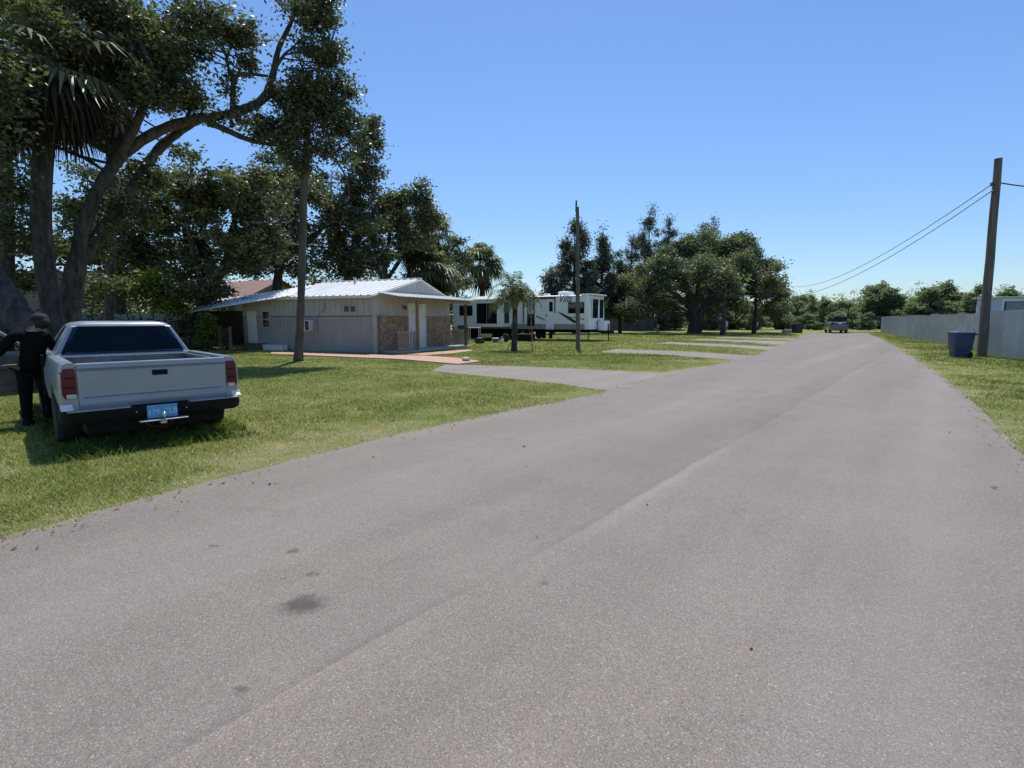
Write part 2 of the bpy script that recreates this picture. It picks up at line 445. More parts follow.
    b = k.new('ShaderNodeBump'); b.inputs['Strength'].default_value = 0.4; b.inputs['Distance'].default_value = 0.005
    k.link(vo.outputs['Distance'], b.inputs['Height']); k.link(b.outputs[0], p.inputs['Normal'])
    k.link(p.outputs[0], out.inputs[0]); return m

def densify(pts, step=0.35, amp=0.05, seed=0):
    g = random.Random(seed); out = []
    for a, b in zip(pts[:-1], pts[1:]):
        L = (b - a).length; n = max(1, min(40, int(L / step)))
        nrm = Vector((-(b - a).y, (b - a).x, 0)).normalized()
        for i in range(n):
            out.append(a.lerp(b, i / n) + nrm * g.gauss(0, amp) * (0.4 if i == 0 else 1))
    out.append(pts[-1]); return out
def sheet(name, poly, z, mt):
    bm = bmesh.new(); vs = [bm.verts.new((p.x, p.y, z)) for p in poly]
    es = [bm.edges.new((vs[i], vs[(i + 1) % len(vs)])) for i in range(len(vs))]
    bmesh.ops.triangle_fill(bm, edges=es, use_beauty=True)
    for f in bm.faces:
        if f.normal.z < 0: f.normal_flip()
    me = bpy.data.meshes.new(name); bm.to_mesh(me); bm.free(); me.materials.append(mt)
    o = bpy.data.objects.new(name, me); COL.objects.link(o); struct(o); return o

left_px = [(-420, 648), (-60, 555), (0, 538.5), (100, 511), (200, 485), (300, 459), (400, 435), (500, 413), (560, 402), (600, 394), (612, 389), (645, 379), (668, 372), (712, 366), (737, 360), (756, 355), (770, 349.5), (781, 345), (790, 341.5), (797, 338), (806, 334.5), (812, 333.0)]
right_px = [(866, 333.0), (871, 334.8), (880, 338.5), (893, 345), (925, 365), (955, 386), (985, 414), (1024, 456), (1085, 540), (1500, 1100)]
LP = [G(*p) for p in left_px]; RP = [G(*p) for p in right_px]
near_l, near_r = Vector((-6, -3, 0)), Vector((8, -3, 0))
road_poly = densify(LP, 0.3, 0.03, 1) + densify(RP, 0.22, 0.013, 2)
road_poly = [p for p in road_poly if p.y > 0.4] + [near_r, near_l]
ASPH = (0.238, 0.202, 0.168)
st = [(G(303, 607), 0.16, 0.13, 0.72), (G(293, 553), 0.06, 0.055, 0.6), (G(312, 575), 0.055, 0.05, 0.55), (G(240, 694), 0.05, 0.05, 0.5), (G(215, 547), 0.05, 0.03, 0.5), (G(545, 585), 0.03, 0.03, 0.4)]
sheet('road', road_poly, 0.012, asphalt('asphalt_road', ASPH, True, st))
PADM = asphalt('asphalt_pad', (0.27, 0.232, 0.196), False)
PADM2 = asphalt('concrete_pad', (0.295, 0.255, 0.218), False)
pads_px = [
    [(430, 371), (446, 364.5), (520, 366.5), (600, 370.2), (666, 373), (720, 376), (660, 396), (600, 390), (560, 384), (500, 378)],
    [(598, 352.5), (616, 349.2), (690, 351.8), (753, 355.6), (775, 356), (752, 364), (733, 360), (700, 357.5), (650, 354.6)],
    [(655, 343.8), (668, 342.2), (720, 344), (768, 346.6), (790, 347), (778, 352), (766, 350), (730, 347.5), (690, 345.2)],
    [(690, 340.2), (700, 339), (760, 340.6), (789, 341.7), (800, 342), (790, 346), (778, 344.6), (740, 342.3)],
    [(713, 337.9), (722, 336.9), (770, 338), (797, 338.8), (806, 339), (800, 341), (790, 340.4), (750, 339)],
]
PADS = []
for i, pp in enumerate(pads_px):
    q = [G(*p) for p in pp]; q = densify(q + [q[0]], 0.5, 0.03, 10 + i)[:-1]; PADS.append(q)
    sheet('driveway', q, 0.006, PADM if i < 2 else PADM2)
# brick walk
def brick_mat():
    m = bpy.data.materials.new('brick_pavers'); k = NT(m); out = k.new('ShaderNodeOutputMaterial'); p = k.new('ShaderNodeBsdfPrincipled')
    tc = k.new('ShaderNodeTexCoord'); br = k.new('ShaderNodeTexBrick'); mp = k.new('ShaderNodeMapping'); mp.inputs['Rotation'].default_value = (0, 0, R(24.3))
    k.link(tc.outputs['Object'], mp.inputs[0]); k.link(mp.outputs[0], br.inputs[0]); br.inputs['Scale'].default_value = 4.5
    br.inputs['Color1'].default_value = (0.42, 0.17, 0.12, 1); br.inputs['Color2'].default_value = (0.52, 0.27, 0.20, 1); br.inputs['Mortar'].default_value = (0.40, 0.34, 0.29, 1)
    k.link(k.mix(k.ramp(k.noise(tc.outputs['Object'], 3, 4), [(0.35, 0.0), (0.7, 0.5)]), br.outputs[0], (0.5, 0.42, 0.36)), p.inputs['Base Color'])
    p.inputs['Roughness'].default_value = 0.9; k.link(p.outputs[0], out.inputs[0]); return m
BRICK = brick_mat()
def slab(name, px, h, mt, z0=0.0):
    q = [G(*p) for p in px]; b = MB()
    b.loft([[Vector((p.x, p.y, z0)) for p in q], [Vector((p.x, p.y, h)) for p in q]])
    o = b.build(name, mt); bm = bmesh.new(); bm.from_mesh(o.data); bmesh.ops.recalc_face_normals(bm, faces=bm.faces); bm.to_mesh(o.data); bm.free()
    struct(o); return [Vector((p.x, p.y, 0)) for p in q]
path_a = slab('brick_path', [(270, 354.6), (330, 357.0), (400, 360.0), (458, 365), (481, 362.2), (455, 358.6), (424, 356.6), (370, 355.0), (320, 353.6), (272, 352.6)], 0.045, BRICK)
path_b = slab('brick_path', [(424, 356.2), (452, 354.2), (474, 351.2), (468, 350.2), (440, 352.4), (405, 355.2)], 0.04, BRICK)

# ------------------------------------------------------------------ grass
def inpoly(P, poly):
    x, y = P[:, 0], P[:, 1]; ins = np.zeros(len(P), bool); n = len(poly)
    for i in range(n):
        a, b = poly[i], poly[(i + 1) % n]
        c = ((a.y > y) != (b.y > y)) & (x < (b.x - a.x) * (y - a.y) / (b.y - a.y + 1e-12) + a.x); ins ^= c
    return ins
def vnoise(P, sc, seed):
    g = np.random.default_rng(seed); T = g.uniform(0, 1, (64, 64)); q = P[:, :2] * sc; i = np.floor(q).astype(int); f = q - i; f = f * f * (3 - 2 * f)
    a = T[i[:, 0] % 64, i[:, 1] % 64]; b = T[(i[:, 0] + 1) % 64, i[:, 1] % 64]; c = T[i[:, 0] % 64, (i[:, 1] + 1) % 64]; d = T[(i[:, 0] + 1) % 64, (i[:, 1] + 1) % 64]
    return (a * (1 - f[:, 0]) + b * f[:, 0]) * (1 - f[:, 1]) + (c * (1 - f[:, 0]) + d * f[:, 0]) * f[:, 1]
def gmat():
    m = bpy.data.materials.new('grass_blades'); k = NT(m); out = k.new('ShaderNodeOutputMaterial')
    a = k.new('ShaderNodeAttribute', attribute_name='tint')
    c = k.ramp(a.outputs['Fac'], [(0.0, (0.085, 0.125, 0.020)), (0.35, (0.29, 0.345, 0.070)), (0.62, (0.52, 0.52, 0.18)), (1.0, (0.80, 0.69, 0.43))])
    p = k.new('ShaderNodeBsdfPrincipled'); k.link(c, p.inputs['Base Color']); p.inputs['Roughness'].default_value = 0.6; p.inputs['Specular IOR Level'].default_value = 0.3
    t = k.new('ShaderNodeBsdfTranslucent'); k.link(c, t.inputs[0]); mx = k.new('ShaderNodeMixShader'); mx.inputs[0].default_value = 0.35
    k.link(p.outputs[0], mx.inputs[1]); k.link(t.outputs[0], mx.inputs[2]); k.link(mx.outputs[0], out.inputs[0]); return m
GRASS = gmat()
TR = dict(X=-4.57, Y=6.66, th=R(44.8))                     # the pickup's place
def truck_local(P):
    c, s = math.cos(TR['th']), math.sin(TR['th']); dx, dy = P[:, 0] - TR['X'], P[:, 1] - TR['Y']
    return dx * c + dy * s, -dx * s + dy * c
edge_line = LP
def dist_poly(P, line):
    d = np.full(len(P), 1e9)
    for a, b in zip(line[:-1], line[1:]):
        ab = np.array([b.x - a.x, b.y - a.y]); L2 = (ab ** 2).sum() + 1e-9; ap = P[:, :2] - np.array([a.x, a.y])
        t = np.clip((ap @ ab) / L2, 0, 1); d = np.minimum(d, np.linalg.norm(ap - t[:, None] * ab, axis=1))
    return d
def blades(P, h, wd, tint, seed, lean=0.5):
    g = np.random.default_rng(seed); n = len(P); a = g.uniform(0, 2 * PI, n); u = np.stack([np.cos(a), np.sin(a), 0 * a], 1)
    la = g.uniform(0, 2 * PI, n); ln = np.stack([np.cos(la), np.sin(la), 0 * la], 1) * (h * g.uniform(0.3, lean * 2.6, n))[:, None]
    up = np.array([0, 0, 1.0])[None] * h[:, None]; W = u * wd[:, None] / 2
    v = np.stack([P - W, P + W, P + W * 0.6 + ln * 0.45 + up * 0.65, P + ln + up, P - W * 0.6 + ln * 0.45 + up * 0.65], 1).reshape(-1, 3)
    return v, np.repeat(tint, 5)
blocked = [road_poly] + PADS + [path_a, path_b]
def scatter(n, xlim, ylim, power, seed, keep):
    g = np.random.default_rng(seed); y = ylim[0] + (ylim[1] - ylim[0]) * g.uniform(0, 1, n) ** power
    x = (xlim[0] + (xlim[1] - xlim[0]) * g.uniform(0, 1, n)) * y
    P = np.stack([x, y, np.zeros(n)], 1); m = keep(P)
    creep = (np.minimum(dist_poly(P, LP), dist_poly(P, RP)) < 0.02 + 0.16 * vnoise(P, 2.3, 44) ** 2) & (g.uniform(0, 1, n) < 0.6)
    m &= ~inpoly(P, blocked[0]) | creep; P[:, 2] = np.where(creep, 0.012, 0.0)
    for q in blocked[1:]: m &= ~inpoly(P, q)
    return P[m]
def lawn(name, P, seed, tall=None, hbase=0.045, dry=0.0):
    g = np.random.default_rng(seed + 1); dist = P[:, 1]
    h = hbase * g.uniform(0.5, 1.5, len(P)) * (1 + 0.5 * (vnoise(P, 0.9, 5) - 0.5)); wd = 0.0045 * (1 + dist / 6) * g.uniform(0.7, 1.3, len(P))
    ed = np.minimum(dist_poly(P, LP), dist_poly(P, RP))
    patch = vnoise(P, 0.45, 3) * 0.55 + vnoise(P, 1.7, 4) * 0.45
    t = 0.25 + dry + 0.60 * (patch - 0.35) + 0.30 * np.exp(-ed / 0.9) + 0.10 * (dist < 8) + g.normal(0, 0.20, len(P))
    bare = (vnoise(P, 1.1, 61) * 0.6 + vnoise(P, 3.7, 62) * 0.4 - 0.25 * np.exp(-ed / 0.8)) < 0.30
    keepm = ~(bare & (g.uniform(0, 1, len(P)) < 0.7)); h = np.where(keepm, h, h * 0.15)
    dryp = np.clip((vnoise(P, 0.75, 81) * 0.6 + vnoise(P, 2.6, 82) * 0.4 - 0.52) * 5, 0, 1) * np.exp(-ed / 2.2); t = t + 0.38 * dryp; h = h * (1 - 0.35 * dryp)
    h *= 1 - 0.45 * np.exp(-ed / 0.25)
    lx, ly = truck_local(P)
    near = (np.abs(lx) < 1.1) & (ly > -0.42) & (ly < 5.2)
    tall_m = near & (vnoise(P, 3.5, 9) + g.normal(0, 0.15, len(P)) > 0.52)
    h = np.where(tall_m, h * g.uniform(1.3, 3.4, len(P)), h); t = np.where(near, t * 0.35 - 0.02, t)  # truck's shadow painted into the tint of the blades around it
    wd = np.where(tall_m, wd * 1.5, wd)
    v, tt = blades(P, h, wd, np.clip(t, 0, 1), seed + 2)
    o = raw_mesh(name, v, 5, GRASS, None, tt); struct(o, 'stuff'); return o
EDGE_L = LP
Pl = scatter(430000, (-1.15, 0.42), (3.6, 24), 1.3, 21, lambda P: P[:, 0] < 10)
lawn('lawn_grass', Pl, 30, hbase=0.030)
Pr = scatter(260000, (0.60, 1.35), (5.5, 70), 1.5, 22, lambda P: P[:, 0] > 3)
lawn('verge_grass', Pr, 40, hbase=0.045, dry=-0.20)
Pm = scatter(170000, (-0.75, 0.55), (23, 62), 1.3, 23, lambda P: P[:, 0] < 30)
lawn('field_grass', Pm, 50, hbase=0.06)

# ------------------------------------------------------------------ common materials
PAINT = mat('silver_paint', (0.30, 0.325, 0.365), 0.38, 0.15, 0.04, 2.5, coat=0.4, dirt=0.12)
PAINTD = mat('grey_bed_liner', (0.16, 0.16, 0.165), 0.75, 0, 0.2, 10, 0.3)
BLACK = mat('black_plastic', (0.009, 0.009, 0.010), 0.75, 0, 0.2, 12, spec=0.2)
RUBBER = mat('tyre_rubber', (0.02, 0.02, 0.02), 0.85, 0, 0.25, 14, 0.3)
STEEL = mat('dull_steel', (0.45, 0.45, 0.46), 0.4, 0.8, 0.15, 8)
CHROME = mat('chrome', (0.75, 0.76, 0.78), 0.18, 1.0, 0.05, 8)
REDL = mat('red_lens', (0.11, 0.003, 0.010), 0.35, 0, 0.1, 20, coat=0.15, spec=0.3)
WHITEL = mat('clear_lens', (0.5, 0.48, 0.47), 0.15, 0, 0.1, 20, coat=0.8)
SEATM = mat('grey_upholstery', (0.09, 0.095, 0.11), 0.9, 0, 0.2, 15)
TRIM = mat('door_trim', (0.20, 0.18, 0.155), 0.8, 0, 0.15, 9)
GLASST = glass_mat('tinted_glass', (0.34, 0.46, 0.60), 0.62)
GLASSC = glass_mat('side_glass', (0.55, 0.68, 0.62), 0.62)
GLASSD = glass_mat('dark_window', (0.10, 0.12, 0.15), 0.12)
PLATEB = mat('blue_plate', (0.10, 0.36, 0.62), 0.5, 0, 0.12, 14)
WHITEP = mat('white_lettering', (0.62, 0.70, 0.76), 0.6)

def wheel(parent, x, y, r=0.355, w=0.24, side=1, group=None):
    t = MB(); o = w / 2
    t.lathe([(r * 0.62, -o), (r * 0.9, -o), (r * 0.985, -o * 0.75), (r, -o * 0.4), (r, o * 0.4), (r * 0.985, o * 0.75), (r * 0.9, o), (r * 0.62, o)], (0, 0, 0), 'x', 28)
    wo_ = t.build('wheel', RUBBER, parent, smooth='auto'); wo_.location = (x, y, r)
    q = MB(); s = side
    q.lathe([(r * 0.61, -o * 0.6 * s), (r * 0.63, o * 0.92 * s), (r * 0.57, o * 0.95 * s), (r * 0.50, o * 0.55 * s), (r * 0.24, o * 0.62 * s), (r * 0.2, o * 0.9 * s), (0.01, o * 0.92 * s)], (0, 0, 0), 'x', 20)
    for i in range(5):
        a = 2 * PI * i / 5
        q.bar((o * 0.72 * s, 0.2 * r * math.cos(a), 0.2 * r * math.sin(a)), (o * 0.72 * s, 0.56 * r * math.cos(a), 0.56 * r * math.sin(a)), 0.06, 0.03)
    q.build('rim', STEEL, wo_, smooth='auto')
    return wo_

WPAINT = mat('white_paint', (0.74, 0.74, 0.72), 0.55, 0, 0.05, 2, dirt=0.12)
# ------------------------------------------------------------------ pickup truck
def pickup():
    T = thing('pickup_truck', 'silver pickup truck parked on the lawn with its driver door open', 'pickup truck', (TR['X'], TR['Y'], -0.02), TR['th'])
    # bed
    b = MB()
    for s in (-1, 1):
        prof = [(0.80, 0.50), (0.80, 1.085), (0.815, 1.115), (0.90, 1.118), (0.928, 1.105), (0.945, 1.07), (0.962, 0.98), (0.972, 0.86), (0.968, 0.72), (0.955, 0.60), (0.935, 0.47), (0.86, 0.45)]
        secs = []
        for y, ins in ((0.0, 0.018), (0.03, 0.004), (0.06, 0), (0.6, 0), (1.2, 0), (1.7, 0), (1.98, 0.0)):
            q = [Vector((s * (x - (ins if x > 0.82 else 0)), y, z)) for x, z in prof]
            secs.append(q if s > 0 else list(reversed(q)))
        b.loft(secs[::-1] if s > 0 else secs[::-1])
    bed = b.build('bed', PAINT, T, smooth='auto')
    bm = bmesh.new(); bm.from_mesh(bed.data); bmesh.ops.recalc_face_normals(bm, faces=bm.faces); bm.to_mesh(bed.data); bm.free()
    bpy.context.view_layer.update()
    cut(bed, [MB().lathe([(0.43, 0.86 * s), (0.43, 1.2 * s)], (0, 1.08, 0.36), 'x', 28) if s > 0 else MB().lathe([(0.43, -1.2), (0.43, -0.86)], (0, 1.08, 0.36), 'x', 28) for s in (-1, 1)])
    li = MB(); li.box((0, 1.0, 0.56), (1.59, 1.94, 0.04)); li.box((0, 1.95, 0.84), (1.59, 0.05, 0.5))
    for s in (-1, 1):
        li.box((s * 0.785, 1.0, 0.83), (0.03, 1.9, 0.5)); li.box((s * 0.66, 1.08, 0.70), (0.24, 0.8, 0.24))
    for i in range(9): li.box((-0.7 + i * 0.175, 0.98, 0.587), (0.06, 1.85, 0.016))
    li.build('bed_liner', PAINTD, T, bevel=0.01)
    # tailgate with its rolled top and creases
    def tg(z, y): return [Vector((-0.795, y, z)), Vector((0.795, y, z))]
    prof = [(0.555, 0.05), (0.555, 0.012), (0.60, -0.004), (0.64, -0.010), (0.66, -0.002), (0.80, -0.012), (0.96, -0.016), (1.02, -0.016), (1.035, -0.004), (1.05, -0.018), (1.085, -0.018), (1.105, -0.006), (1.112, 0.02), (1.105, 0.06), (1.08, 0.065)]
    t = MB(); t.loft([[Vector((x, y, z)) for z, y in prof] for x in (0.795, 0.4, 0, -0.4, -0.795)])
    tgo = t.build('tailgate', PAINT, T, smooth='auto')
    h = MB(); h.box((0.03, -0.019, 0.955), (0.17, 0.012, 0.068)); ho = h.build('handle', BLACK, tgo, bevel=0.008)
    cz = MB(); cz.box((0, -0.0175, 0.700), (1.5, 0.008, 0.010)); cz.box((0, -0.0195, 1.022), (1.56, 0.008, 0.008)); cz.build('pressed_crease', PAINTD, tgo)
    h = MB(); h.box((0.03, -0.030, 0.968), (0.13, 0.014, 0.026)); h.build('latch', BLACK, ho, bevel=0.006)
    # tail lights
    for s in (-1, 1):
        l = MB(); q0 = []
        for z in (0.695, 0.75, 1.0, 1.055):
            e = 0.0 if z in (0.75, 1.0) else 0.006
            k_ = 0.945 + 0.028 * (1 - abs(z - 0.86) / 0.2)
            q = [(0.808 + e, 0.03), (0.808 + e, -0.012 + e), (0.90, -0.014 + e), (min(k_, 0.972) - 0.012 - e, 0.0 + e), (min(k_, 0.972) + 0.004 - e, 0.035), (min(k_, 0.972) + 0.005 - e, 0.13 - e), (0.93, 0.13)]
            q0.append([Vector((s * x, y, z)) for x, y in (q if s < 0 else q[::-1])])
        lo_ = l.loft(q0).build('tail_light', REDL, T, smooth='auto')
        rv = MB(); rv.box((s * 0.862, -0.014, 0.725), (0.092, 0.012, 0.05)); rv.build('reversing_lamp', WHITEL, lo_, bevel=0.004)
        for z in (0.83, 0.945): rb = MB(); rb.box((s * 0.868, -0.0155, z), (0.10, 0.006, 0.012)); rb.build('lens_divider', BLACK, lo_)
    # bumper
    bmp = MB(); secs = []
    for x, yb, dz in ((-0.985, 0.16, 0.02), (-0.965, 0.01, 0.01), (-0.88, -0.085, -0.002), (-0.6, -0.135, -0.005), (-0.33, -0.14, -0.005), (0.33, -0.14, -0.005), (0.6, -0.135, -0.005), (0.88, -0.085, -0.002), (0.965, 0.01, 0.01), (0.985, 0.16, 0.02)):
        secs.append([Vector((x, yb + 0.14 if abs(x) < 0.95 else yb + 0.05, 0.505 + dz)), Vector((x, yb + 0.01, 0.505 + dz)), Vector((x, yb, 0.49 + dz)), Vector((x, yb + 0.012, 0.40 + abs(dz))), Vector((x, yb + 0.06, 0.335 + 2 * abs(dz))), Vector((x, yb + 0.16, 0.335 + 2 * abs(dz)))])
    bmp.loft(secs[::-1])
    bo = bmp.build('rear_bumper', BLACK, T, smooth='auto'); bo.location.z = 0.045
    bm = bmesh.new(); bm.from_mesh(bo.data); bmesh.ops.recalc_face_normals(bm, faces=bm.faces); bm.to_mesh(bo.data); bm.free()
    sp = MB()
    for s in (-1, 1):
        sp = MB(); sp.box((s * 0.62, -0.05, 0.508), (0.60, 0.15, 0.012)); sp.build('step_pad', mat('lit_pad_grey', (0.34, 0.33, 0.32), 0.8), bo)  # pads painted light grey for the lit top edge of the bumper
        ec = MB(); ec.loft([rrect(0.055, y0, 0.05, 0.012, z, 3, s * 0.915) for y0, z in ((-0.06, 0.518), (-0.05, 0.535), (-0.01, 0.56), (-0.004, 0.585))]); ec.build('end_cap', WPAINT, bo, smooth='auto')  # caps painted white for the sky reflected on the bumper corners
    ub = MB(); ub.box((0, 2.4, 0.42), (1.3, 4.3, 0.16)); ub.box((0, 0.28, 0.40), (1.5, 0.5, 0.30)); ub.tube([(-0.8, 1.08, 0.35), (0.8, 1.08, 0.35)], 0.07, 8); ub.box((0, 0.06, 0.52), (1.56, 0.06, 0.08)); ub.lathe([(0.05, 0.24), (0.33, 0.25), (0.36, 0.33), (0.33, 0.42), (0.05, 0.42)], (0, 0.55, 0), 'z', 18); ub.build('chassis', BLACK, T)
    pl = MB(); pl.box((0.0, -0.146, 0.425), (0.33, 0.006, 0.165)); po = pl.build('license_plate', PLATEB, bo, bevel=0.006)
    M = Matrix.Translation((0, -0.1505, 0.415)) @ Matrix.Rotation(PI / 2, 4, 'X')
    text_mesh('plate_text', '17E CL8', 0.092, WHITEP, po, M, depth=0.001)
    st_ = MB(); st_.box((0.0, -0.19, 0.325), (0.52, 0.13, 0.014)); st_.box((0, -0.10, 0.30), (0.07, 0.16, 0.07))
    st_.build('hitch_plate', STEEL, bo, bevel=0.004)
    hb = MB(); hb.lathe([(0.014, 0.33), (0.014, 0.365), (0.026, 0.375), (0.030, 0.395), (0.022, 0.415), (0.006, 0.42)], (0.0, -0.215, 0), 'z', 12); hb.build('tow_ball', CHROME, bo, smooth=True)
    wr = MB(); wr.tube([(-0.22, -0.06, 0.31), (-0.12, -0.10, 0.235), (0.0, -0.11, 0.215), (0.09, -0.10, 0.24), (0.12, -0.06, 0.3)], 0.006, 6); wr.build('trailer_wire', mat('red_wire', (0.12, 0.02, 0.015), 0.6), bo)
    for x in (-0.27, 0.27): bl = MB(); bl.ball((x, -0.142, 0.44), 0.012, 5); bl.build('bumper_bolt', STEEL, bo)
    # cab and nose
    c = MB()
    c.loft([rrect(hx, y0, y1, r, z) for hx, y0, y1, r, z in ((0.88, 2.02, 4.9, 0.1, 0.38), (0.945, 2.01, 4.93, 0.12, 0.5), (0.972, 2.01, 4.93, 0.12, 0.74), (0.965, 2.01, 4.92, 0.13, 0.92), (0.93, 2.015, 4.9, 0.14, 1.0))], caps=(True, True))
    c.loft([rrect(hx, y0, 3.62, r, z) for hx, y0, r, z in ((0.93, 2.02, 0.1, 1.0), (0.905, 2.03, 0.1, 1.09), (0.865, 2.06, 0.09, 1.13))])
    c.loft([rrect(hx, 3.5, y1, r, z) for hx, y1, r, z in ((0.90, 4.86, 0.14, 1.0), (0.86, 4.8, 0.2, 1.05), (0.7, 4.7, 0.25, 1.08))])
    cab = c.build('cab', PAINT, T, smooth='auto')
    bpy.context.view_layer.update()
    # roof and pillars
    rf = MB(); rf.loft([rrect(hx, y0, y1, r, z) for hx, y0, y1, r, z in ((0.58, 2.215, 2.98, 0.12, 1.51), (0.645, 2.17, 3.04, 0.13, 1.525), (0.64, 2.18, 3.02, 0.14, 1.55), (0.58, 2.22, 2.96, 0.15, 1.585), (0.45, 2.35, 2.85, 0.15, 1.605))])
    rf.build('roof', PAINT, T, smooth='auto')
    pb = MB()
    for s in (-1, 1):
        def pil(a, b_, wx, wy, wx2, wy2):
            q = []
            for p, x_, y_ in ((a, wx, wy), (b_, wx2, wy2)):
                p = Vector(p); q.append([p + Vector((i * x_ / 2, j * y_ / 2, 0)) for i, j in ((-1, -1), (1, -1), (1, 1), (-1, 1))])
            pb.loft(q)
        pil((s * 0.80, 2.34, 1.08), (s * 0.585, 2.40, 1.535), 0.15, 0.58, 0.11, 0.45)
        pil((s * 0.84, 3.55, 1.08), (s * 0.625, 2.98, 1.535), 0.06, 0.12, 0.05, 0.09)
    pb.box((0, 2.075, 1.11), (1.5, 0.05, 0.075))
    pb.build('cab_pillar', PAINT, T, bevel=0.025, seg=3)
    g = MB(); pts = []
    for (x, z) in ((-0.765, 1.115), (-0.775, 1.14), (-0.605, 1.508), (-0.58, 1.524), (0.58, 1.524), (0.605, 1.508), (0.775, 1.14), (0.765, 1.115)):
        pts.append(Vector((x, 2.034 + (z - 1.10) * 0.32, z)))
    g.loft([pts, [p + Vector((0, 0.012, 0)) for p in pts]]); g.build('rear_window', GLASST, T)
    g = MB(); g.poly([(-0.80, 3.56, 1.13), (0.80, 3.56, 1.13), (0.59, 3.0, 1.52), (-0.59, 3.0, 1.52)]); g.build('windshield', GLASSC, T)
    g = MB(); g.poly([(0.862, 2.3, 1.12), (0.862, 3.45, 1.12), (0.655, 2.95, 1.52), (0.655, 2.35, 1.52)]); g.build('side_window', GLASSC, T)
    i_ = MB(); i_.box((0, 2.8, 1.136), (1.6, 1.4, 0.01)); i_.box((0, 3.45, 1.17), (1.5, 0.3, 0.08)); i_.build('dashboard', BLACK, T)
    se = MB()
    for x in (-0.42, 0.42):
        se.loft([rrect(hx, y - 0.07, y + 0.07, 0.05, z, 3, x) for hx, y, z in ((0.27, 2.45, 1.13), (0.27, 2.42, 1.22), (0.22, 2.40, 1.27))]); se.loft([rrect(hx, 2.34, 2.44, 0.045, z, 3, x) for hx, z in ((0.10, 1.25), (0.16, 1.27), (0.175, 1.33), (0.15, 1.38), (0.09, 1.40))])
    se.build('seat_back', SEATM, T, smooth='auto')
    sw = MB(); sw.tube([(-0.42 + 0.19 * math.cos(a), 3.16 - 0.06 * math.sin(a), 1.20 + 0.17 * math.sin(a)) for a in [2 * PI * j / 16 for j in range(17)]], 0.015, 6, caps=False); sw.build('steering_wheel', BLACK, T, smooth=True)
    op = MB(); op.box((-0.966, 2.92, 0.80), (0.03, 1.12, 0.60)); op.build('door_opening_shade', BLACK, T)  # black panel on the flank for the shaded inside of the doorway
    for s in (-1, 1):
        wheel(T, s * 0.855, 1.08, side=s); wheel(T, s * 0.855, 4.05, side=s)
    ml = MB(); ml.loft([rrect(hx, 3.37, 3.47, 0.03, z, 3, 1.06) for hx, z in ((0.08, 1.08), (0.1, 1.1), (0.1, 1.24), (0.08, 1.26))]); ml.bar((0.9, 3.42, 1.1), (1.0, 3.42, 1.14), 0.05); ml.build('mirror', BLACK, T, smooth='auto')
    fr = MB(); fr.box((0, 4.925, 0.78), (1.5, 0.06, 0.22)); fr.box((0, 4.96, 0.47), (1.86, 0.14, 0.2)); fr.build('grille', CHROME, T, bevel=0.02)
    # the open driver's door, hinged at its front edge
    D = bpy.data.objects.new('door', None); COL.objects.link(D); D.parent = T
    D.location = (-0.985, 3.50, 0); D.rotation_euler = (0, 0, R(-66))
    q = MB(); q.loft([[Vector((x, y, z)) for x, y in ((-0.05 - o_, -0.0), (-0.05 - o_, -1.14), (0.03, -1.14), (0.03, 0.0))] for z, o_ in ((0.44, 0.0), (0.6, 0.03), (0.8, 0.045), (1.0, 0.02), (1.115, -0.02))])
    q.build('door_shell', PAINT, D, bevel=0.02)
    q = MB(); q.box((0.042, -0.58, 0.79), (0.025, 1.08, 0.58)); q.box((0.075, -0.62, 0.90), (0.07, 0.62, 0.07)); q.box((0.07, -0.5, 0.56), (0.06, 0.85, 0.09)); q.build('door_trim_panel', TRIM, D, bevel=0.012)
    q = MB(); q.box((0.062, -0.16, 1.0), (0.02, 0.13, 0.04)); q.build('door_handle', CHROME, D, bevel=0.006)
    fp = [(-0.02, -0.03, 1.10), (0.035, -0.44, 1.42), (0.06, -0.62, 1.485), (0.065, -0.95, 1.50), (0.06, -1.06, 1.46), (0.0, -1.12, 1.10)]
    q = MB(); q.tube(fp, 0.028, 8); q.bar((-0.01, -0.03, 1.11), (-0.01, -1.12, 1.11), 0.05, 0.04); q.build('window_frame', PAINT, D, smooth='auto')
    q = MB(); q.poly(fp); q.build('window_glass', GLASSC, D)
    return T
TRUCK = pickup()

# ------------------------------------------------------------------ person standing in the open door
SKIN = mat('skin', (0.42, 0.25, 0.17), 0.55, 0, 0.08, 20)
SHIRT = mat('black_shirt', (0.006, 0.006, 0.0065), 0.95, 0, 0.3, 9, 0.4, 25, spec=0.1)
JEANS = mat('dark_trousers', (0.008, 0.0085, 0.010), 0.95, 0, 0.3, 9, 0.4, 25, spec=0.1)
HAIR = mat('dark_hair', (0.012, 0.010, 0.009), 0.7, 0, 0.3, 30)
CAPM = mat('black_cap', (0.009, 0.009, 0.010), 0.85, 0, 0.2, 20)
def skinned(name, verts, edges, mt, parent, root=0, sub=2):
    me = bpy.data.meshes.new(name); me.from_pydata([v[:3] for v in verts], edges, []); me.materials.append(mt)
    o = bpy.data.objects.new(name, me); COL.objects.link(o); o.parent = parent
    sk = o.modifiers.new('skin', 'SKIN'); sk.use_smooth_shade = True
    for i, v in enumerate(verts):
        r = v[3]; sv = me.skin_vertices[0].data[i]; sv.radius = (r, r * (v[4] if len(v) > 4 else 1)); sv.use_root = (i == root)
    s = o.modifiers.new('sub', 'SUBSURF'); s.levels = sub; s.render_levels = sub
    bpy.context.view_layer.update()
    dg = bpy.context.evaluated_depsgraph_get(); nm = bpy.data.meshes.new_from_object(o.evaluated_get(dg)); o.modifiers.clear(); o.data = nm
    for p in nm.polygons: p.use_smooth = True
    return o
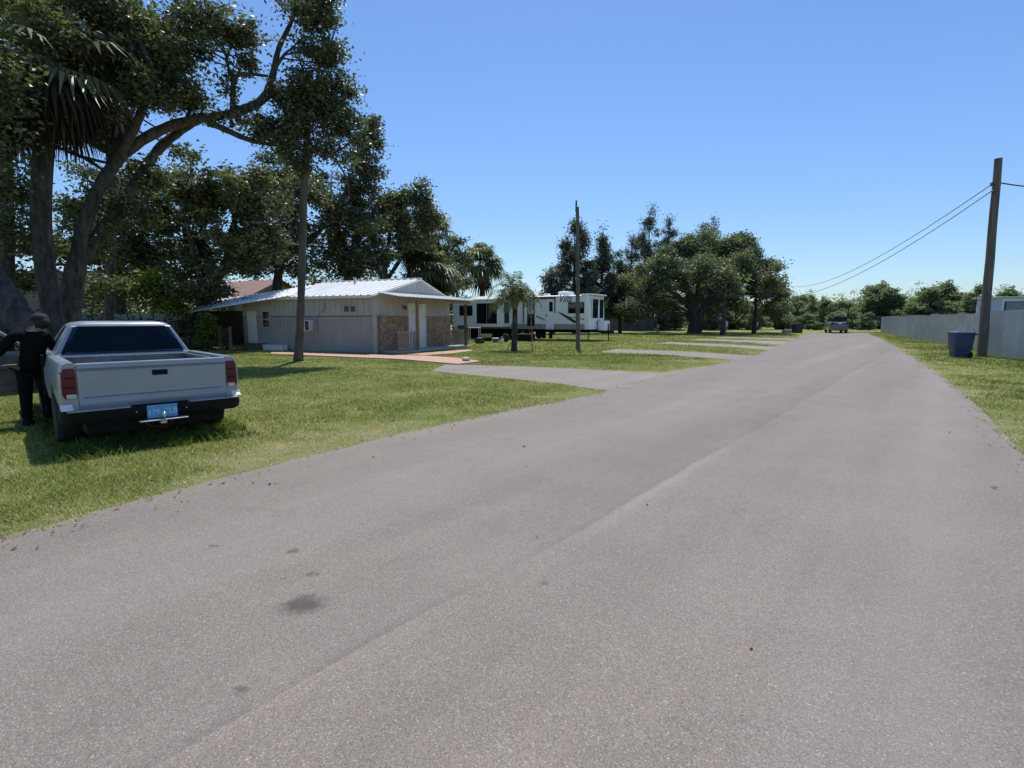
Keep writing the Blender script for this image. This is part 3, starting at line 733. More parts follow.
def person():
    lx, ly = -1.07, 2.76
    c, s = math.cos(TR['th']), math.sin(TR['th'])
    P = thing('person', 'person in black clothes and a black cap standing in the open truck door', 'person', (TR['X'] + lx * c - ly * s, TR['Y'] + lx * s + ly * c, 0.0), TR['th'] + R(-14))
    # joints: x right, y forward (the way the person faces), z up
    hipL, hipR = (-0.095, 0, 0.86), (0.095, 0, 0.86)
    V = []; E = []
    def add(p, r, prev=None, asp=1.0):
        V.append((p[0], p[1], p[2], r, asp)); i = len(V) - 1
        if prev is not None: E.append((prev, i))
        return i
    pel = add((0, 0, 0.90), 0.105, None, 0.8); bel = add((0, 0.02, 1.05), 0.115, pel, 0.8); che = add((0, 0.03, 1.24), 0.15, bel, 0.75); up = add((0.05, 0.05, 1.36), 0.11, che, 0.8)
    HC = Vector((0.12, 0.10, 0)); HF = Vector((-0.80, 0.60, 0)); HS = Vector((0.60, 0.80, 0))       # head centre, the way the face looks, its right side
    hp = lambda f, r_, z: HC + HF * f + HS * r_ + Vector((0, 0, z))
    nk = add((0.085, 0.075, 1.44), 0.055, up); hd = add(hp(0.01, 0, 1.52), 0.075, nk, 1.1); hd2 = add(hp(0.01, 0, 1.59), 0.082, hd, 1.15); add(hp(0.005, 0, 1.645), 0.06, hd2, 1.1)
    n_ = add(hp(0.11, 0, 1.545), 0.014, hd)
    for sd_ in (-1, 1): add(hp(0, sd_ * 0.088, 1.54), 0.012, hd)
    for sd_ in (-1, 1):
        h = add((sd_ * 0.10, 0, 0.80), 0.08, pel); kx = add((sd_ * 0.12, 0.03, 0.47), 0.062, h); ca = add((sd_ * 0.12, 0.0, 0.33), 0.056, kx); an = add((sd_ * 0.125, -0.02, 0.09), 0.038, ca)
        add((sd_ * 0.14, 0.10, 0.04), 0.036, an)
        sh = add((sd_ * 0.175, 0.03, 1.36), 0.062, up)
        if sd_ < 0: el, wr_, pd = (-0.36, 0.03, 1.12), (-0.58, 0.12, 0.99), Vector((-0.85, 0.35, -0.35))
        else: el, wr_, pd = (0.27, 0.10, 1.10), (0.22, 0.34, 1.10), Vector((-0.15, 0.95, 0.0))
        pd.normalize()
        e = add(el, 0.043, sh); wv = add(wr_, 0.028, e); W = Vector(wr_)
        pm = add(W + pd * 0.05, 0.026, wv, 1.0)
        sidev = pd.cross(Vector((0, 0, 1))).normalized()
        for f, ln in ((-0.027, 0.062), (-0.009, 0.075), (0.009, 0.07), (0.027, 0.055)):
            a = add(W + pd * 0.092 + sidev * f, 0.0095, pm); b_ = add(W + pd * (0.092 + ln * 0.55) + sidev * f * 1.1 + Vector((0, 0, -0.012)), 0.0085, a); add(W + pd * (0.092 + ln * 0.85) + sidev * f * 1.1 + Vector((0, 0, -0.038)), 0.0075, b_)
        a = add(W + pd * 0.045 + sidev * -0.042 * sd_, 0.0105, pm); add(W + pd * 0.085 + sidev * -0.058 * sd_ + Vector((0, 0, -0.012)), 0.009, a)
    bod = skinned('body', V, E, SKIN, P)
    bod.data.materials.append(SHIRT); bod.data.materials.append(JEANS)
    for pl_ in bod.data.polygons:
        q = pl_.center
        if q.z < 0.92 and abs(q.x) < 0.3: pl_.material_index = 2
        elif q.z < 1.39 and abs(q.x) < 0.34 and q.y < 0.25: pl_.material_index = 1
    # shirt
    V2 = [(0, 0.0, 0.76, 0.185, 0.85), (0, 0.02, 1.05, 0.165, 0.85), (0.02, 0.04, 1.24, 0.185, 0.78), (0.05, 0.055, 1.375, 0.125, 0.8)]; E2 = [(0, 1), (1, 2), (2, 3)]
    for sd_ in (-1, 1):
        el = (-0.36, 0.03, 1.12) if sd_ < 0 else (0.27, 0.10, 1.10)
        V2 += [(sd_ * 0.19, 0.03, 1.36, 0.085), tuple(Vector((sd_ * 0.19, 0.03, 1.36)).lerp(Vector(el), 0.8)) + (0.068,)]; n = len(V2); E2 += [(3, n - 2), (n - 2, n - 1)]
    for q in ((-0.37, 0.035, 1.115, 0.066), (-0.55, 0.11, 1.01, 0.052)): V2.append(q); E2.append((len(V2) - 2 if len(V2) > 9 else 5, len(V2) - 1))
    skinned('shirt', V2, E2, SHIRT, P)
    V3 = [(0, 0, 0.97, 0.195, 0.86)]; E3 = []
    for sd_ in (-1, 1):
        V3 += [(sd_ * 0.10, 0, 0.80, 0.112), (sd_ * 0.12, 0.03, 0.47, 0.085), (sd_ * 0.122, 0.0, 0.28, 0.075), (sd_ * 0.125, -0.02, 0.08, 0.07)]; n = len(V3); E3 += [(0, n - 4), (n - 4, n - 3), (n - 3, n - 2), (n - 2, n - 1)]
    skinned('trousers', V3, E3, JEANS, P)
    for sd_ in (-1, 1):
        b = MB(); b.loft([rrect(hx, y0, y1, 0.04, z, 4, sd_ * 0.13) for hx, y0, y1, z in ((0.05, -0.09, 0.17, 0.0), (0.055, -0.1, 0.18, 0.03), (0.05, -0.09, 0.14, 0.075), (0.045, -0.07, 0.03, 0.12))]); b.build('shoe', BLACK, P, smooth='auto')
        e_ = MB(); e_.ball(hp(0.09, sd_ * 0.033, 1.565), 0.011, 5); e_.build('eye', WHITEL, P, smooth=True)
    mo = MB(); mo.box(hp(0.088, 0, 1.495), (0.03, 0.03, 0.012)); mo.build('mouth', mat('lips', (0.3, 0.12, 0.1), 0.5), P, bevel=0.004)
    hr = MB(); hr.ball(hp(-0.02, 0, 1.565), (0.108, 0.108, 0.105), 9); hr.build('hair', HAIR, P, smooth=True)
    cp = MB(); secs = []
    for z, r in ((1.585, 0.108), (1.62, 0.110), (1.66, 0.103), (1.695, 0.078), (1.71, 0.03)):
        secs.append([HC + Vector((r * 1.04 * math.cos(a), r * 1.04 * math.sin(a), z - 0.01)) for a in [2 * PI * j / 18 for j in range(18)]])
    cp.loft(secs); br = [hp(0.06 + 0.16 * math.sin(a), 0.115 * math.cos(a), 1.60) for a in [PI * j / 10 for j in range(11)]]
    cp.loft([[p - Vector((0, 0, 0.008)) for p in br], br]); cp.build('cap', CAPM, P, smooth='auto')
person()

# ------------------------------------------------------------------ far SUV on the road
def suv():
    p = G(835.5, 332.9); T = thing('parked_suv', 'dark grey sport utility vehicle stopped at the far end of the road', 'suv', (p.x, p.y, 0.012), R(-22)); T.scale = (1.0, 1.0, 1.2)
    PG = mat('grey_paint', (0.13, 0.14, 0.15), 0.35, 0.2, 0.05, 2, coat=0.8)
    b = MB(); b.loft([rrect(hx, y0, y1, r, z) for hx, y0, y1, r, z in ((0.90, -2.3, 2.3, 0.2, 0.30), (0.95, -2.36, 2.36, 0.25, 0.5), (0.97, -2.34, 2.34, 0.3, 0.8), (0.95, -2.28, 2.2, 0.3, 1.05), (0.90, -2.22, 1.9, 0.3, 1.14))])
    b.loft([rrect(hx, y0, y1, r, z) for hx, y0, y1, r, z in ((0.88, -2.2, 1.0, 0.2, 1.12), (0.80, -2.05, 0.55, 0.2, 1.45), (0.72, -1.9, 0.25, 0.2, 1.72), (0.6, -1.7, 0.0, 0.2, 1.78))])
    body = b.build('body', PG, T, smooth='auto'); bpy.context.view_layer.update()
    cut(body, [MB().lathe([(0.40, x0), (0.40, x1)], (0, y, 0.36), 'x', 20) for y in (-1.42, 1.42) for x0, x1 in ((0.68, 1.2), (-1.2, -0.68))])
    g = MB(); g.poly([(-0.74, -2.165, 1.20), (0.74, -2.165, 1.20), (0.66, -1.985, 1.62), (-0.66, -1.985, 1.62)]); g.build('rear_window', GLASSD, T)
    for s in (-1, 1):
        for y0, y1 in ((-1.85, -0.85), (-0.78, 0.05)):
            g = MB(); g.poly([(s * 0.876, y0, 1.2), (s * 0.876, y1 + 0.2, 1.2), (s * 0.775, y1, 1.62), (s * 0.775, y0 + 0.08, 1.62)]); g.build('side_window', GLASSD, T)
        t = MB(); t.box((s * 0.80, -2.27, 0.98), (0.24, 0.1, 0.2)); t.build('tail_light', REDL, T, bevel=0.02)
        m = MB(); m.box((s * 1.05, 0.75, 1.12), (0.2, 0.1, 0.14)); m.build('mirror', PG, T, bevel=0.03)
        for y in (-1.42, 1.42): wheel(T, s * 0.84, y, 0.36, 0.24, s)
    t = MB(); t.box((0, -2.02, 1.74), (1.25, 0.3, 0.05)); t.build('spoiler', PG, T, bevel=0.015)
    t = MB(); t.box((0, -2.31, 1.08), (1.2, 0.03, 0.06)); t.build('chrome_strip', CHROME, T)
    t = MB(); t.box((0, -2.365, 0.98), (0.34, 0.02, 0.17)); t.build('license_plate', mat('white_plate', (0.8, 0.8, 0.78), 0.5), T)
    t = MB(); t.box((0, -2.37, 0.52), (1.7, 0.1, 0.2)); t.build('rear_bumper', mat('grey_bumper', (0.2, 0.21, 0.22), 0.5), T, bevel=0.04)
    t = MB()
    for s in (-1, 1): t.bar((s * 0.62, -1.7, 1.83), (s * 0.62, 0.0, 1.83), 0.04)
    t.build('roof_rail', CHROME, T)
suv()

# ------------------------------------------------------------------ house
C0 = G(377, 353.7); HA = R(-24.3)
H = thing('block_house', 'grey block house with white metal roof and stone veneer porch', 'house', C0, HA)
SID = mat('grey_siding', (0.435, 0.42, 0.40), 0.75, 0, 0.06, 1.5, dirt=0.18)
BLK = mat('grey_block', (0.365, 0.345, 0.328), 0.85, 0, 0.08, 1.2, 0.25, 60, dirt=0.2)
WPAINT = mat('white_paint', (0.74, 0.74, 0.72), 0.55, 0, 0.05, 2, dirt=0.12)
TANW = mat('tan_wood', (0.27, 0.18, 0.105), 0.8, 0, 0.2, 3, 0.3, 20, stretch=(3, 3, 0.5))
DKW = mat('dark_wood', (0.13, 0.085, 0.055), 0.85, 0, 0.25, 3, 0.3, 20)
GREYW = mat('weathered_wood', (0.30, 0.225, 0.165), 0.9, 0, 0.25, 3, 0.4, 18, stretch=(4, 4, 0.4))
DKT = mat('dark_trim', (0.04, 0.04, 0.042), 0.6)
CONC = mat('concrete', (0.42, 0.40, 0.38), 0.9, 0, 0.12, 3, 0.3, 40, dirt=0.25)
def stone_mat():
    m = bpy.data.materials.new('stone_veneer'); k = NT(m); out = k.new('ShaderNodeOutputMaterial'); p = k.new('ShaderNodeBsdfPrincipled')
    tc = k.new('ShaderNodeTexCoord'); mp = k.new('ShaderNodeMapping'); mp.inputs['Scale'].default_value = (3.6, 3.6, 4.8); k.link(tc.outputs['Object'], mp.inputs[0])
    v1 = k.new('ShaderNodeTexVoronoi'); v1.feature = 'DISTANCE_TO_EDGE'; k.link(mp.outputs[0], v1.inputs['Vector']); v1.inputs['Scale'].default_value = 1
    v2 = k.new('ShaderNodeTexVoronoi'); k.link(mp.outputs[0], v2.inputs['Vector']); v2.inputs['Scale'].default_value = 1
    sc = k.new('ShaderNodeSeparateColor'); k.link(v2.outputs['Color'], sc.inputs[0])
    c = k.ramp(sc.outputs[0], [(0.0, (0.30, 0.18, 0.10)), (0.35, (0.42, 0.28, 0.16)), (0.65, (0.52, 0.37, 0.23)), (1.0, (0.36, 0.26, 0.18))])
    c = k.mix(k.ramp(k.noise(tc.outputs['Object'], 9, 5, 0.7), [(0.35, 0.0), (0.7, 0.55)]), c, (0.18, 0.10, 0.06))
    c = k.mix(k.ramp(v1.outputs['Distance'], [(0.02, 1.0), (0.09, 0.0)]), c, (0.19, 0.15, 0.11))
    k.link(c, p.inputs['Base Color']); p.inputs['Roughness'].default_value = 0.9
    b = k.new('ShaderNodeBump'); b.inputs['Strength'].default_value = 0.7; b.inputs['Distance'].default_value = 0.03; k.link(k.ramp(v1.outputs['Distance'], [(0, 0.0), (0.15, 1.0)]), b.inputs['Height']); k.link(b.outputs[0], p.inputs['Normal'])
    k.link(p.outputs[0], out.inputs[0]); return m
STONE = stone_mat()
GW, AY, EAVE, RISE, LL = 6.7, 3.7, 2.80, 0.93, 9.0
SEAMZ = 1.80
b = MB(); b.box((-LL / 2, GW / 2, SEAMZ / 2), (LL, GW, SEAMZ))
b.build('block_wall', BLK, H)
# siding with real grooves: upper walls and the gable triangle
b = MB(); nx = 26
xs = [-LL + LL * i / nx for i in range(nx + 1)]
for i in range(nx):                                               # long wall
    b.box(((xs[i] + xs[i + 1]) / 2 , -0.012, (SEAMZ + EAVE) / 2), (LL / nx - 0.022, 0.028, EAVE - SEAMZ))
b.box((-LL / 2, 0.09, (SEAMZ + EAVE) / 2), (LL - 0.01, 0.17, EAVE - SEAMZ - 0.004))
ng = 26
for i in range(ng):                                               # gable wall, boards cut to the slope
    y0, y1 = GW * i / ng + 0.011, GW * (i + 1) / ng - 0.011
    zz = [EAVE + RISE * (1 - (abs(y - AY) / AY if y < AY else (y - AY) / (GW - AY))) - 0.03 for y in (y0, y1)]
    b.loft([[Vector((x, y0, SEAMZ)), Vector((x, y1, SEAMZ)), Vector((x, y1, zz[1])), Vector((x, y0, zz[0]))] for x in (-0.012, 0.028)])
q = [(0.005, SEAMZ), (GW - 0.005, SEAMZ), (GW - 0.005, EAVE - 0.02), (AY, EAVE + RISE - 0.04), (0.005, EAVE - 0.02)]
b.loft([[Vector((x, y, z)) for y, z in q] for x in (-0.25, 0.008)])
so_ = b.build('siding', SID, H)
b = MB()
b.box((-LL / 2, -0.02, SEAMZ - 0.012), (LL, 0.036, 0.03)); b.build('seam_strip', DKT, so_)
b = MB(); b.box((-0.04, -0.03, EAVE / 2), (0.16, 0.14, EAVE - 0.02)); b.build('corner_board', SID, H, bevel=0.01)
b = MB(); b.box((-5.75, -0.025, EAVE / 2), (0.07, 0.04, EAVE - 0.1)); b.build('corner_board', SID, H, bevel=0.01)
# stone veneer in two stretches either side of the doors
for y0, y1 in ((0.12, 2.50), (4.16, GW - 0.02)):
    b = MB(); b.box((0.03, (y0 + y1) / 2, SEAMZ / 2), (0.10, y1 - y0, SEAMZ - 0.01))
    if y0 < 1: b.box((0.10, 0.33, SEAMZ * 0.5), (0.20, 0.40, SEAMZ - 0.02))
    b.build('stone_veneer', STONE, H, bevel=0.02)
# roof: corrugated sheets
def corrugated(mb, A, B, C, D, n, amp=0.03, th=0.02, m=0, duty=0.25):
    """sheet A-B (low edge) to D-C (high edge); ribs run from low edge to high edge"""
    A, B, C, D = map(Vector, (A, B, C, D)); nrm = (B - A).cross(D - A).normalized()
    ts = []
    for i in range(n):
        for f, h in ((0.0, 0.0), (0.5 - duty / 2, 0.0), (0.5 - duty / 4, 1.0), (0.5 + duty / 4, 1.0), (0.5 + duty / 2, 0.0)): ts.append(((i + f) / n, h))
    ts.append((1.0, 0.0)); lo = [A.lerp(B, t) + nrm * (h * amp) for t, h in ts]; hi = [D.lerp(C, t) + nrm * (h * amp) for t, h in ts]
    vs = lo + hi + [p - nrm * th for p in lo] + [p - nrm * th for p in hi]; n_ = len(ts); fs = []
    for i in range(n_ - 1):
        fs += [(i, i + 1, n_ + i + 1, n_ + i), (2 * n_ + i + 1, 2 * n_ + i, 3 * n_ + i, 3 * n_ + i + 1), (i + 1, i, 2 * n_ + i, 2 * n_ + i + 1), (n_ + i, n_ + i + 1, 3 * n_ + i + 1, 3 * n_ + i)]
    fs += [(0, n_, 3 * n_, 2 * n_), (n_ - 1, 3 * n_ - 1, 4 * n_ - 1, 2 * n_ - 1)]
    mb.add(vs, fs, m)
METAL = mat('white_metal_roof', (0.86, 0.86, 0.84), 0.36, 0.0, 0.03, 1.5, dirt=0.12)
OX, ML = 0.08, 6.7
sl_ = RISE / AY; ov = 0.35; ovr = 0.12; zer = EAVE + 0.05 - RISE / (GW - AY) * ovr
b = MB(); zr = EAVE + RISE + 0.05; ze = EAVE + 0.05 - sl_ * ov
corrugated(b, (-ML, -ov, ze), (OX, -ov, ze), (OX, AY, zr), (-ML, AY, zr), 16, 0.05)
corrugated(b, (OX, GW + ovr, zer), (-ML, GW + ovr, zer), (-ML, AY, zr), (OX, AY, zr), 24)
ro = b.build('roof', METAL, H)
b = MB(); b.bar((-ML, AY, zr + 0.035), (OX, AY, zr + 0.035), 0.3, 0.03); b.build('ridge_cap', METAL, ro)
b = MB()
for y, zq in ((-ov, ze), (GW + ovr, zer)): b.bar((OX - 0.01, y, zq - 0.06), (OX - 0.01, AY, zr - 0.06), 0.03, 0.16, up=(1, 0, 0))
b.bar((-ML, -ov + 0.01, ze - 0.07), (OX - 0.03, -ov + 0.01, ze - 0.07), 0.03, 0.12); b.build('fascia', WPAINT, ro)
b = MB(); b.lathe([(0.06, 0), (0.06, 0.35), (0.1, 0.36), (0.1, 0.42)], (-3.6, AY - 0.9, zr - 0.3), 'z', 10); b.build('vent_pipe', STEEL, ro)
# side porch roof sweeping down to the left over the deck
b = MB(); A_, B_, C_, D_ = (-5.0, -0.42, ze + 0.06), (-10.9, -2.2, 1.93), (-12.4, 1.0, 2.75), (-6.2, 2.4, 3.55)
corrugated(b, B_, A_, D_, C_, 22, 0.035)
po_ = b.build('side_porch_roof', METAL, H)
# low rear wing roof behind it
b = MB(); corrugated(b, (-LL - 0.2, 1.5, 2.55), (-6.4, 1.5, 2.9), (-6.4, 4.2, 3.3), (-LL - 0.2, 4.2, 2.8), 14); b.build('wing_roof', METAL, H)
# front porch on the gable side
b = MB(); corrugated(b, (1.42, -0.05, 2.70), (1.42, GW + 0.55, 2.72), (0.03, GW + 0.1, 2.96), (0.03, 0.15, 2.92), 22, 0.03); b.build('porch_roof', METAL, H)
b = MB(); b.bar((1.18, 0.25, 2.60), (1.18, GW + 0.35, 2.61), 0.09, 0.17); b.bar((0.05, GW, 2.72), (1.2, GW, 2.62), 0.08, 0.16); b.build('porch_beam', TANW, H)
b = MB(); b.box((0.66, 3.75, 0.06), (1.24, 6.9, 0.12)); b.build('porch_slab', CONC, H, bevel=0.015)
for y in (1.78, 6.62):
    b = MB(); b.box((1.13, y, 1.31), (0.13, 0.13, 2.38)); b.build('porch_post', TANW if y < 3 else DKW, H, bevel=0.01)
def railing(y0, y1, x, mt, xe=None):
    b = MB(); xe = x if xe is None else xe
    n = max(4, int(abs(y1 - y0) / 0.13))
    b.bar((x, y0, 1.02), (xe, y1, 1.02), 0.10, 0.05); b.bar((x, y0, 0.24), (xe, y1, 0.24), 0.05, 0.07)
    for i in range(n + 1):
        t = i / n; b.box((x + (xe - x) * t, y0 + (y1 - y0) * t, 0.62), (0.04, 0.04, 0.74))
    return b.build('railing', mt, H)
RAILW = mat('rail_wood', (0.40, 0.30, 0.225), 0.85, 0, 0.15, 4)
railing(0.36, 1.70, 1.02, RAILW); railing(4.3, 6.54, 1.08, GREYW); 
b = MB(); b.bar((0.12, 6.95, 1.02), (1.13, 6.95, 1.02), 0.1, 0.05); b.bar((0.12, 6.95, 0.24), (1.13, 6.95, 0.24), 0.05, 0.07)
for i in range(8): b.box((0.18 + i * 0.13, 6.95, 0.62), (0.04, 0.04, 0.74))
b.build('railing', DKW, H)
def door(y0, y1, parent, z0=0.12, z1=2.38, panel=True):
    f = MB(); f.box((0.045, y0 - 0.05, (z0 + z1) / 2), (0.07, 0.09, z1 - z0)); f.box((0.045, y1 + 0.05, (z0 + z1) / 2), (0.07, 0.09, z1 - z0)); f.box((0.045, (y0 + y1) / 2, z1 + 0.045), (0.07, y1 - y0 + 0.2, 0.09))
    d = MB(); d.box((0.05, (y0 + y1) / 2, (z0 + z1) / 2), (0.04, y1 - y0 - 0.02, z1 - z0 - 0.01))
    for zc, hh in ((0.62, 0.7), (1.42, 0.66), (2.02, 0.36)):
        for yc in (-0.2, 0.2): d.box((0.072, (y0 + y1) / 2 + yc * (y1 - y0), zc), (0.012, (y1 - y0) * 0.3, hh))
    do = d.build('door', WPAINT, parent, bevel=0.006); f.build('door_frame', WPAINT, do)
    h = MB(); h.ball((0.10, y0 + 0.09, 1.1), 0.032, 6); h.bar((0.06, y0 + 0.09, 1.1), (0.1, y0 + 0.09, 1.1), 0.02); h.build('handle', STEEL, do, smooth=True)
    return do
door(3.22, 4.04, H); door(2.62, 3.00, H)
b = MB(); b.box((0.08, 2.15, 2.28), (0.1, 0.12, 0.06)); b.lathe([(0.05, 0), (0.07, 0.12), (0.05, 0.16)], (0.16, 2.15, 2.12), 'z', 10); b.build('wall_lamp', DKT, H, smooth='auto')
# windows on the long wall
def window(x0, x1, z0, z1, bars=1, horiz=False):
    f = MB(); xc, zc = (x0 + x1) / 2, (z0 + z1) / 2
    for x in (x0, x1): f.box((x, -0.045, zc), (0.05, 0.05, z1 - z0 + 0.05))
    for z in (z0, z1): f.box((xc, -0.045, z), (x1 - x0 - 0.052, 0.05, 0.05))
    if horiz: f.box((xc, -0.043, zc), (x1 - x0 - 0.052, 0.04, 0.05))
    else: f.box((xc, -0.043, zc), (0.09, 0.04, z1 - z0 - 0.052))
    fo = f.build('window', SID, H)
    g = MB(); g.box((xc, -0.030, zc), (x1 - x0 - 0.04, 0.01, z1 - z0 - 0.04)); g.build('pane', GLASSD, fo)
window(-1.88, -1.14, 1.97, 2.30); window(-7.48, -6.92, 1.22, 2.05, horiz=True)
# wall air conditioner, conduit, side door, steps, skirting box
b = MB(); b.box((-4.28, -0.20, 1.32), (0.82, 0.36, 0.56)); ac = b.build('air_conditioner', WPAINT, H, bevel=0.02)
b = MB(); b.box((-4.0, -0.385, 1.32), (0.24, 0.012, 0.46))
for i in range(9): b.box((-4.48, -0.385, 1.12 + i * 0.05), (0.36, 0.012, 0.02))
b.build('vent_grille', DKT, ac)
b = MB(); b.tube([(-3.70, -0.06, 1.0), (-3.72, -0.06, 1.35), (-3.66, -0.07, 1.75), (-3.40, -0.07, 1.98), (-3.14, -0.07, 2.1), (-3.10, -0.06, 2.45)], 0.028, 8); b.box((-3.72, -0.06, 1.2), (0.14, 0.1, 0.5)); b.build('conduit', BLK, H)
dm = MB(); dm.box((-8.28, -0.04, 1.2), (0.66, 0.05, 1.75)); dd = dm.build('side_door', WPAINT, H, bevel=0.006)
b = MB(); b.ball((-8.03, -0.09, 1.15), 0.03, 6); b.build('handle', STEEL, dd, smooth=True)
b = MB()
for i in range(3): b.box((-7.75, -0.30 - i * 0.28, 0.22 - 0.08 * i), (1.25, 0.30, 0.30 - 0.09 * i))
b.build('side_steps', DKW, H, bevel=0.01)
b = MB()
for i in range(11): b.box((-7.0 + i * 0.125, -0.46, 0.16), (0.115, 0.03, 0.30))
b.box((-6.37, -0.3, 0.30), (1.4, 0.36, 0.03)); b.box((-5.68, -0.3, 0.15), (0.03, 0.32, 0.28)); b.build('skirting_box', WPAINT, H)
b = MB(); b.box((-10.9, 0.05, 1.15), (3.7, 0.05, 1.9)); b.box((-12.7, -0.6, 0.9), (0.05, 1.2, 1.4)); b.build('porch_shade_sheet', mat('painted_porch_shade', (0.035, 0.027, 0.022), 0.9, 0, 0.3, 3), H)  # dark sheets added in place of the deep shade under the porch roof
# left deck with posts and rails
b = MB(); b.box((-10.2, -0.66, 0.22), (3.5, 1.2, 0.10))
for x in (-11.8, -10.2, -8.6):
    for y in (-1.15, -0.2): b.box((x, y, 0.085), (0.12, 0.12, 0.17))
dk = b.build('deck', DKW, H)
for x, y, z1, mt in ((-8.48, -1.25, 1.22, TANW), (-9.2, -1.25, 1.22, TANW), (-10.55, -1.95, 1.92, DKW), (-11.9, -1.25, 2.1, DKW)):
    b = MB(); b.box((x, y, z1 / 2 + 0.01), (0.115, 0.115, z1)); b.box((x, y, z1 + 0.02), (0.15, 0.15, 0.03)); b.build('deck_post', mt, H)
def rail_x(x0, x1, y, y1=None):
    b = MB(); y1 = y if y1 is None else y1; n = int(max(abs(x1 - x0), abs(y1 - y)) / 0.14)
    b.bar((x0, y, 1.12), (x1, y1, 1.12), 0.09, 0.05); b.bar((x0, y, 0.36), (x1, y1, 0.36), 0.05, 0.06)
    for i in range(n + 1): b.box((x0 + (x1 - x0) * i / n, y + (y1 - y) * i / n, 0.74), (0.035, 0.035, 0.72))
    b.build('deck_railing', DKW, H)
rail_x(-11.82, -9.27, -1.25); rail_x(-9.13, -8.56, -1.25)

# brown-roofed house behind, and the pale one far left
def gable_house(name, label, base, rz, W, L, ez, rise, wallm, roofm, trimm):
    t = thing(name, label, 'house', base, rz)
    b = MB(); q = [(-W / 2, 0), (W / 2, 0), (W / 2, ez), (0, ez + rise - 0.06), (-W / 2, ez)]
    b.loft([[Vector((x, y, z)) for x, z in q] for y in (0, L)]); wl = b.build('wall', wallm, t)
    bm = bmesh.new(); bm.from_mesh(wl.data); bmesh.ops.recalc_face_normals(bm, faces=bm.faces); bm.to_mesh(wl.data); bm.free()
    r = MB(); o = 0.5; s = rise / (W / 2)
    for sg in (-1, 1):
        lo, hi = Vector((sg * (W / 2 + o), 0, ez - s * o)), Vector((0, 0, ez + rise))
        r.loft([[p + Vector((0, y, dz)) for p, dz in ((lo, 0), (hi, 0), (hi, 0.12), (lo, 0.12))] for y in (-0.5, L + 0.5)])
    ro = r.build('roof', roofm, t); bm = bmesh.new(); bm.from_mesh(ro.data); bmesh.ops.recalc_face_normals(bm, faces=bm.faces); bm.to_mesh(ro.data); bm.free()
    f = MB()
    for sg in (-1, 1): f.bar((sg * (W / 2 + o), -0.52, ez - s * o), (0, -0.52, ez + rise), 0.05, 0.22, up=(0, 1, 0))
    f.build('fascia', trimm, t)
    g = MB(); g.box((W * 0.18, -0.02, ez * 0.55), (1.1, 0.05, 1.1)); wi = g.build('window', WPAINT, t); g = MB(); g.box((W * 0.18, -0.05, ez * 0.55), (0.95, 0.02, 0.95)); g.build('pane', GLASSD, wi)
    return t
BROOF = mat('brown_shingles', (0.27, 0.165, 0.13), 0.9, 0, 0.25, 8, 0.5, 20, dirt=0.4)
gable_house('brown_roof_house', 'house with a faded brown shingle roof behind the white metal porch roof', Vector((-18.66, 42, 0)), R(65.7), 7.8, 10, 2.86, 1.8, mat('grey_stucco', (0.26, 0.25, 0.235), 0.9, 0, 0.08, 2), BROOF, DKT)  # walls in one even grey stucco
gable_house('pale_house', 'pale wall and tan roof showing between the trunks at far left', Vector((at(50, 300, 34).x, 34, 0)), R(42), 7.0, 9, 2.7, 2.4, mat('pale_stucco', (0.30, 0.28, 0.25), 0.9, 0, 0.06, 2), mat('tan_shingles', (0.30, 0.20, 0.15), 0.9, 0, 0.2, 8, 0.4), GREYW)

# white panel fence behind the truck
def panel_fence(name, label, pts, h, mt, pmt, gapw=2.4, group=None):
    t = thing(name, label, 'fence', pts[0], 0, group); o = Vector(pts[0])
    for a, b_ in zip(pts[:-1], pts[1:]):
        a, b_ = Vector(a) - o, Vector(b_) - o; n = max(1, round((b_ - a).length / gapw)); d = (b_ - a) / n
        for i in range(n):
            p = a + d * i; q = MB(); u = d.normalized()
            for j in range(12):
                c = p + d * ((j + 0.5) / 12); z = Vector((0, 0, h / 2))
                q.bar(c - u * (d.length / 26) + z, c + u * (d.length / 26) + z, 0.025, h - 0.04)
            q.bar(p + Vector((0, 0, h - 0.12)), p + d + Vector((0, 0, h - 0.12)), 0.06, 0.1); q.build('fence_panel', mt, t)
            q = MB(); q.box(p + Vector((0, 0, h / 2 + 0.03)), (0.12, 0.12, h + 0.06)); q.build('fence_post', pmt, t)
    return t
VINYL = mat('pale_fence', (0.30, 0.31, 0.31), 0.6, 0, 0.08, 2, dirt=0.25)
panel_fence('privacy_fence', 'pale grey privacy fence behind the truck cab and shrubs', [(-27, 30.5, 0), (-17.4, 30.0, 0)], 1.95, VINYL, VINYL)
GWOOD = mat('grey_fence_wood', (0.12, 0.12, 0.115), 0.9, 0, 0.2, 3, 0.3)
panel_fence('board_fence', 'weathered grey board fence under the far trees right of the trailer', [(14.0, 78, 0), (21.5, 79, 0)], 1.9, GWOOD, GWOOD, 2.5)

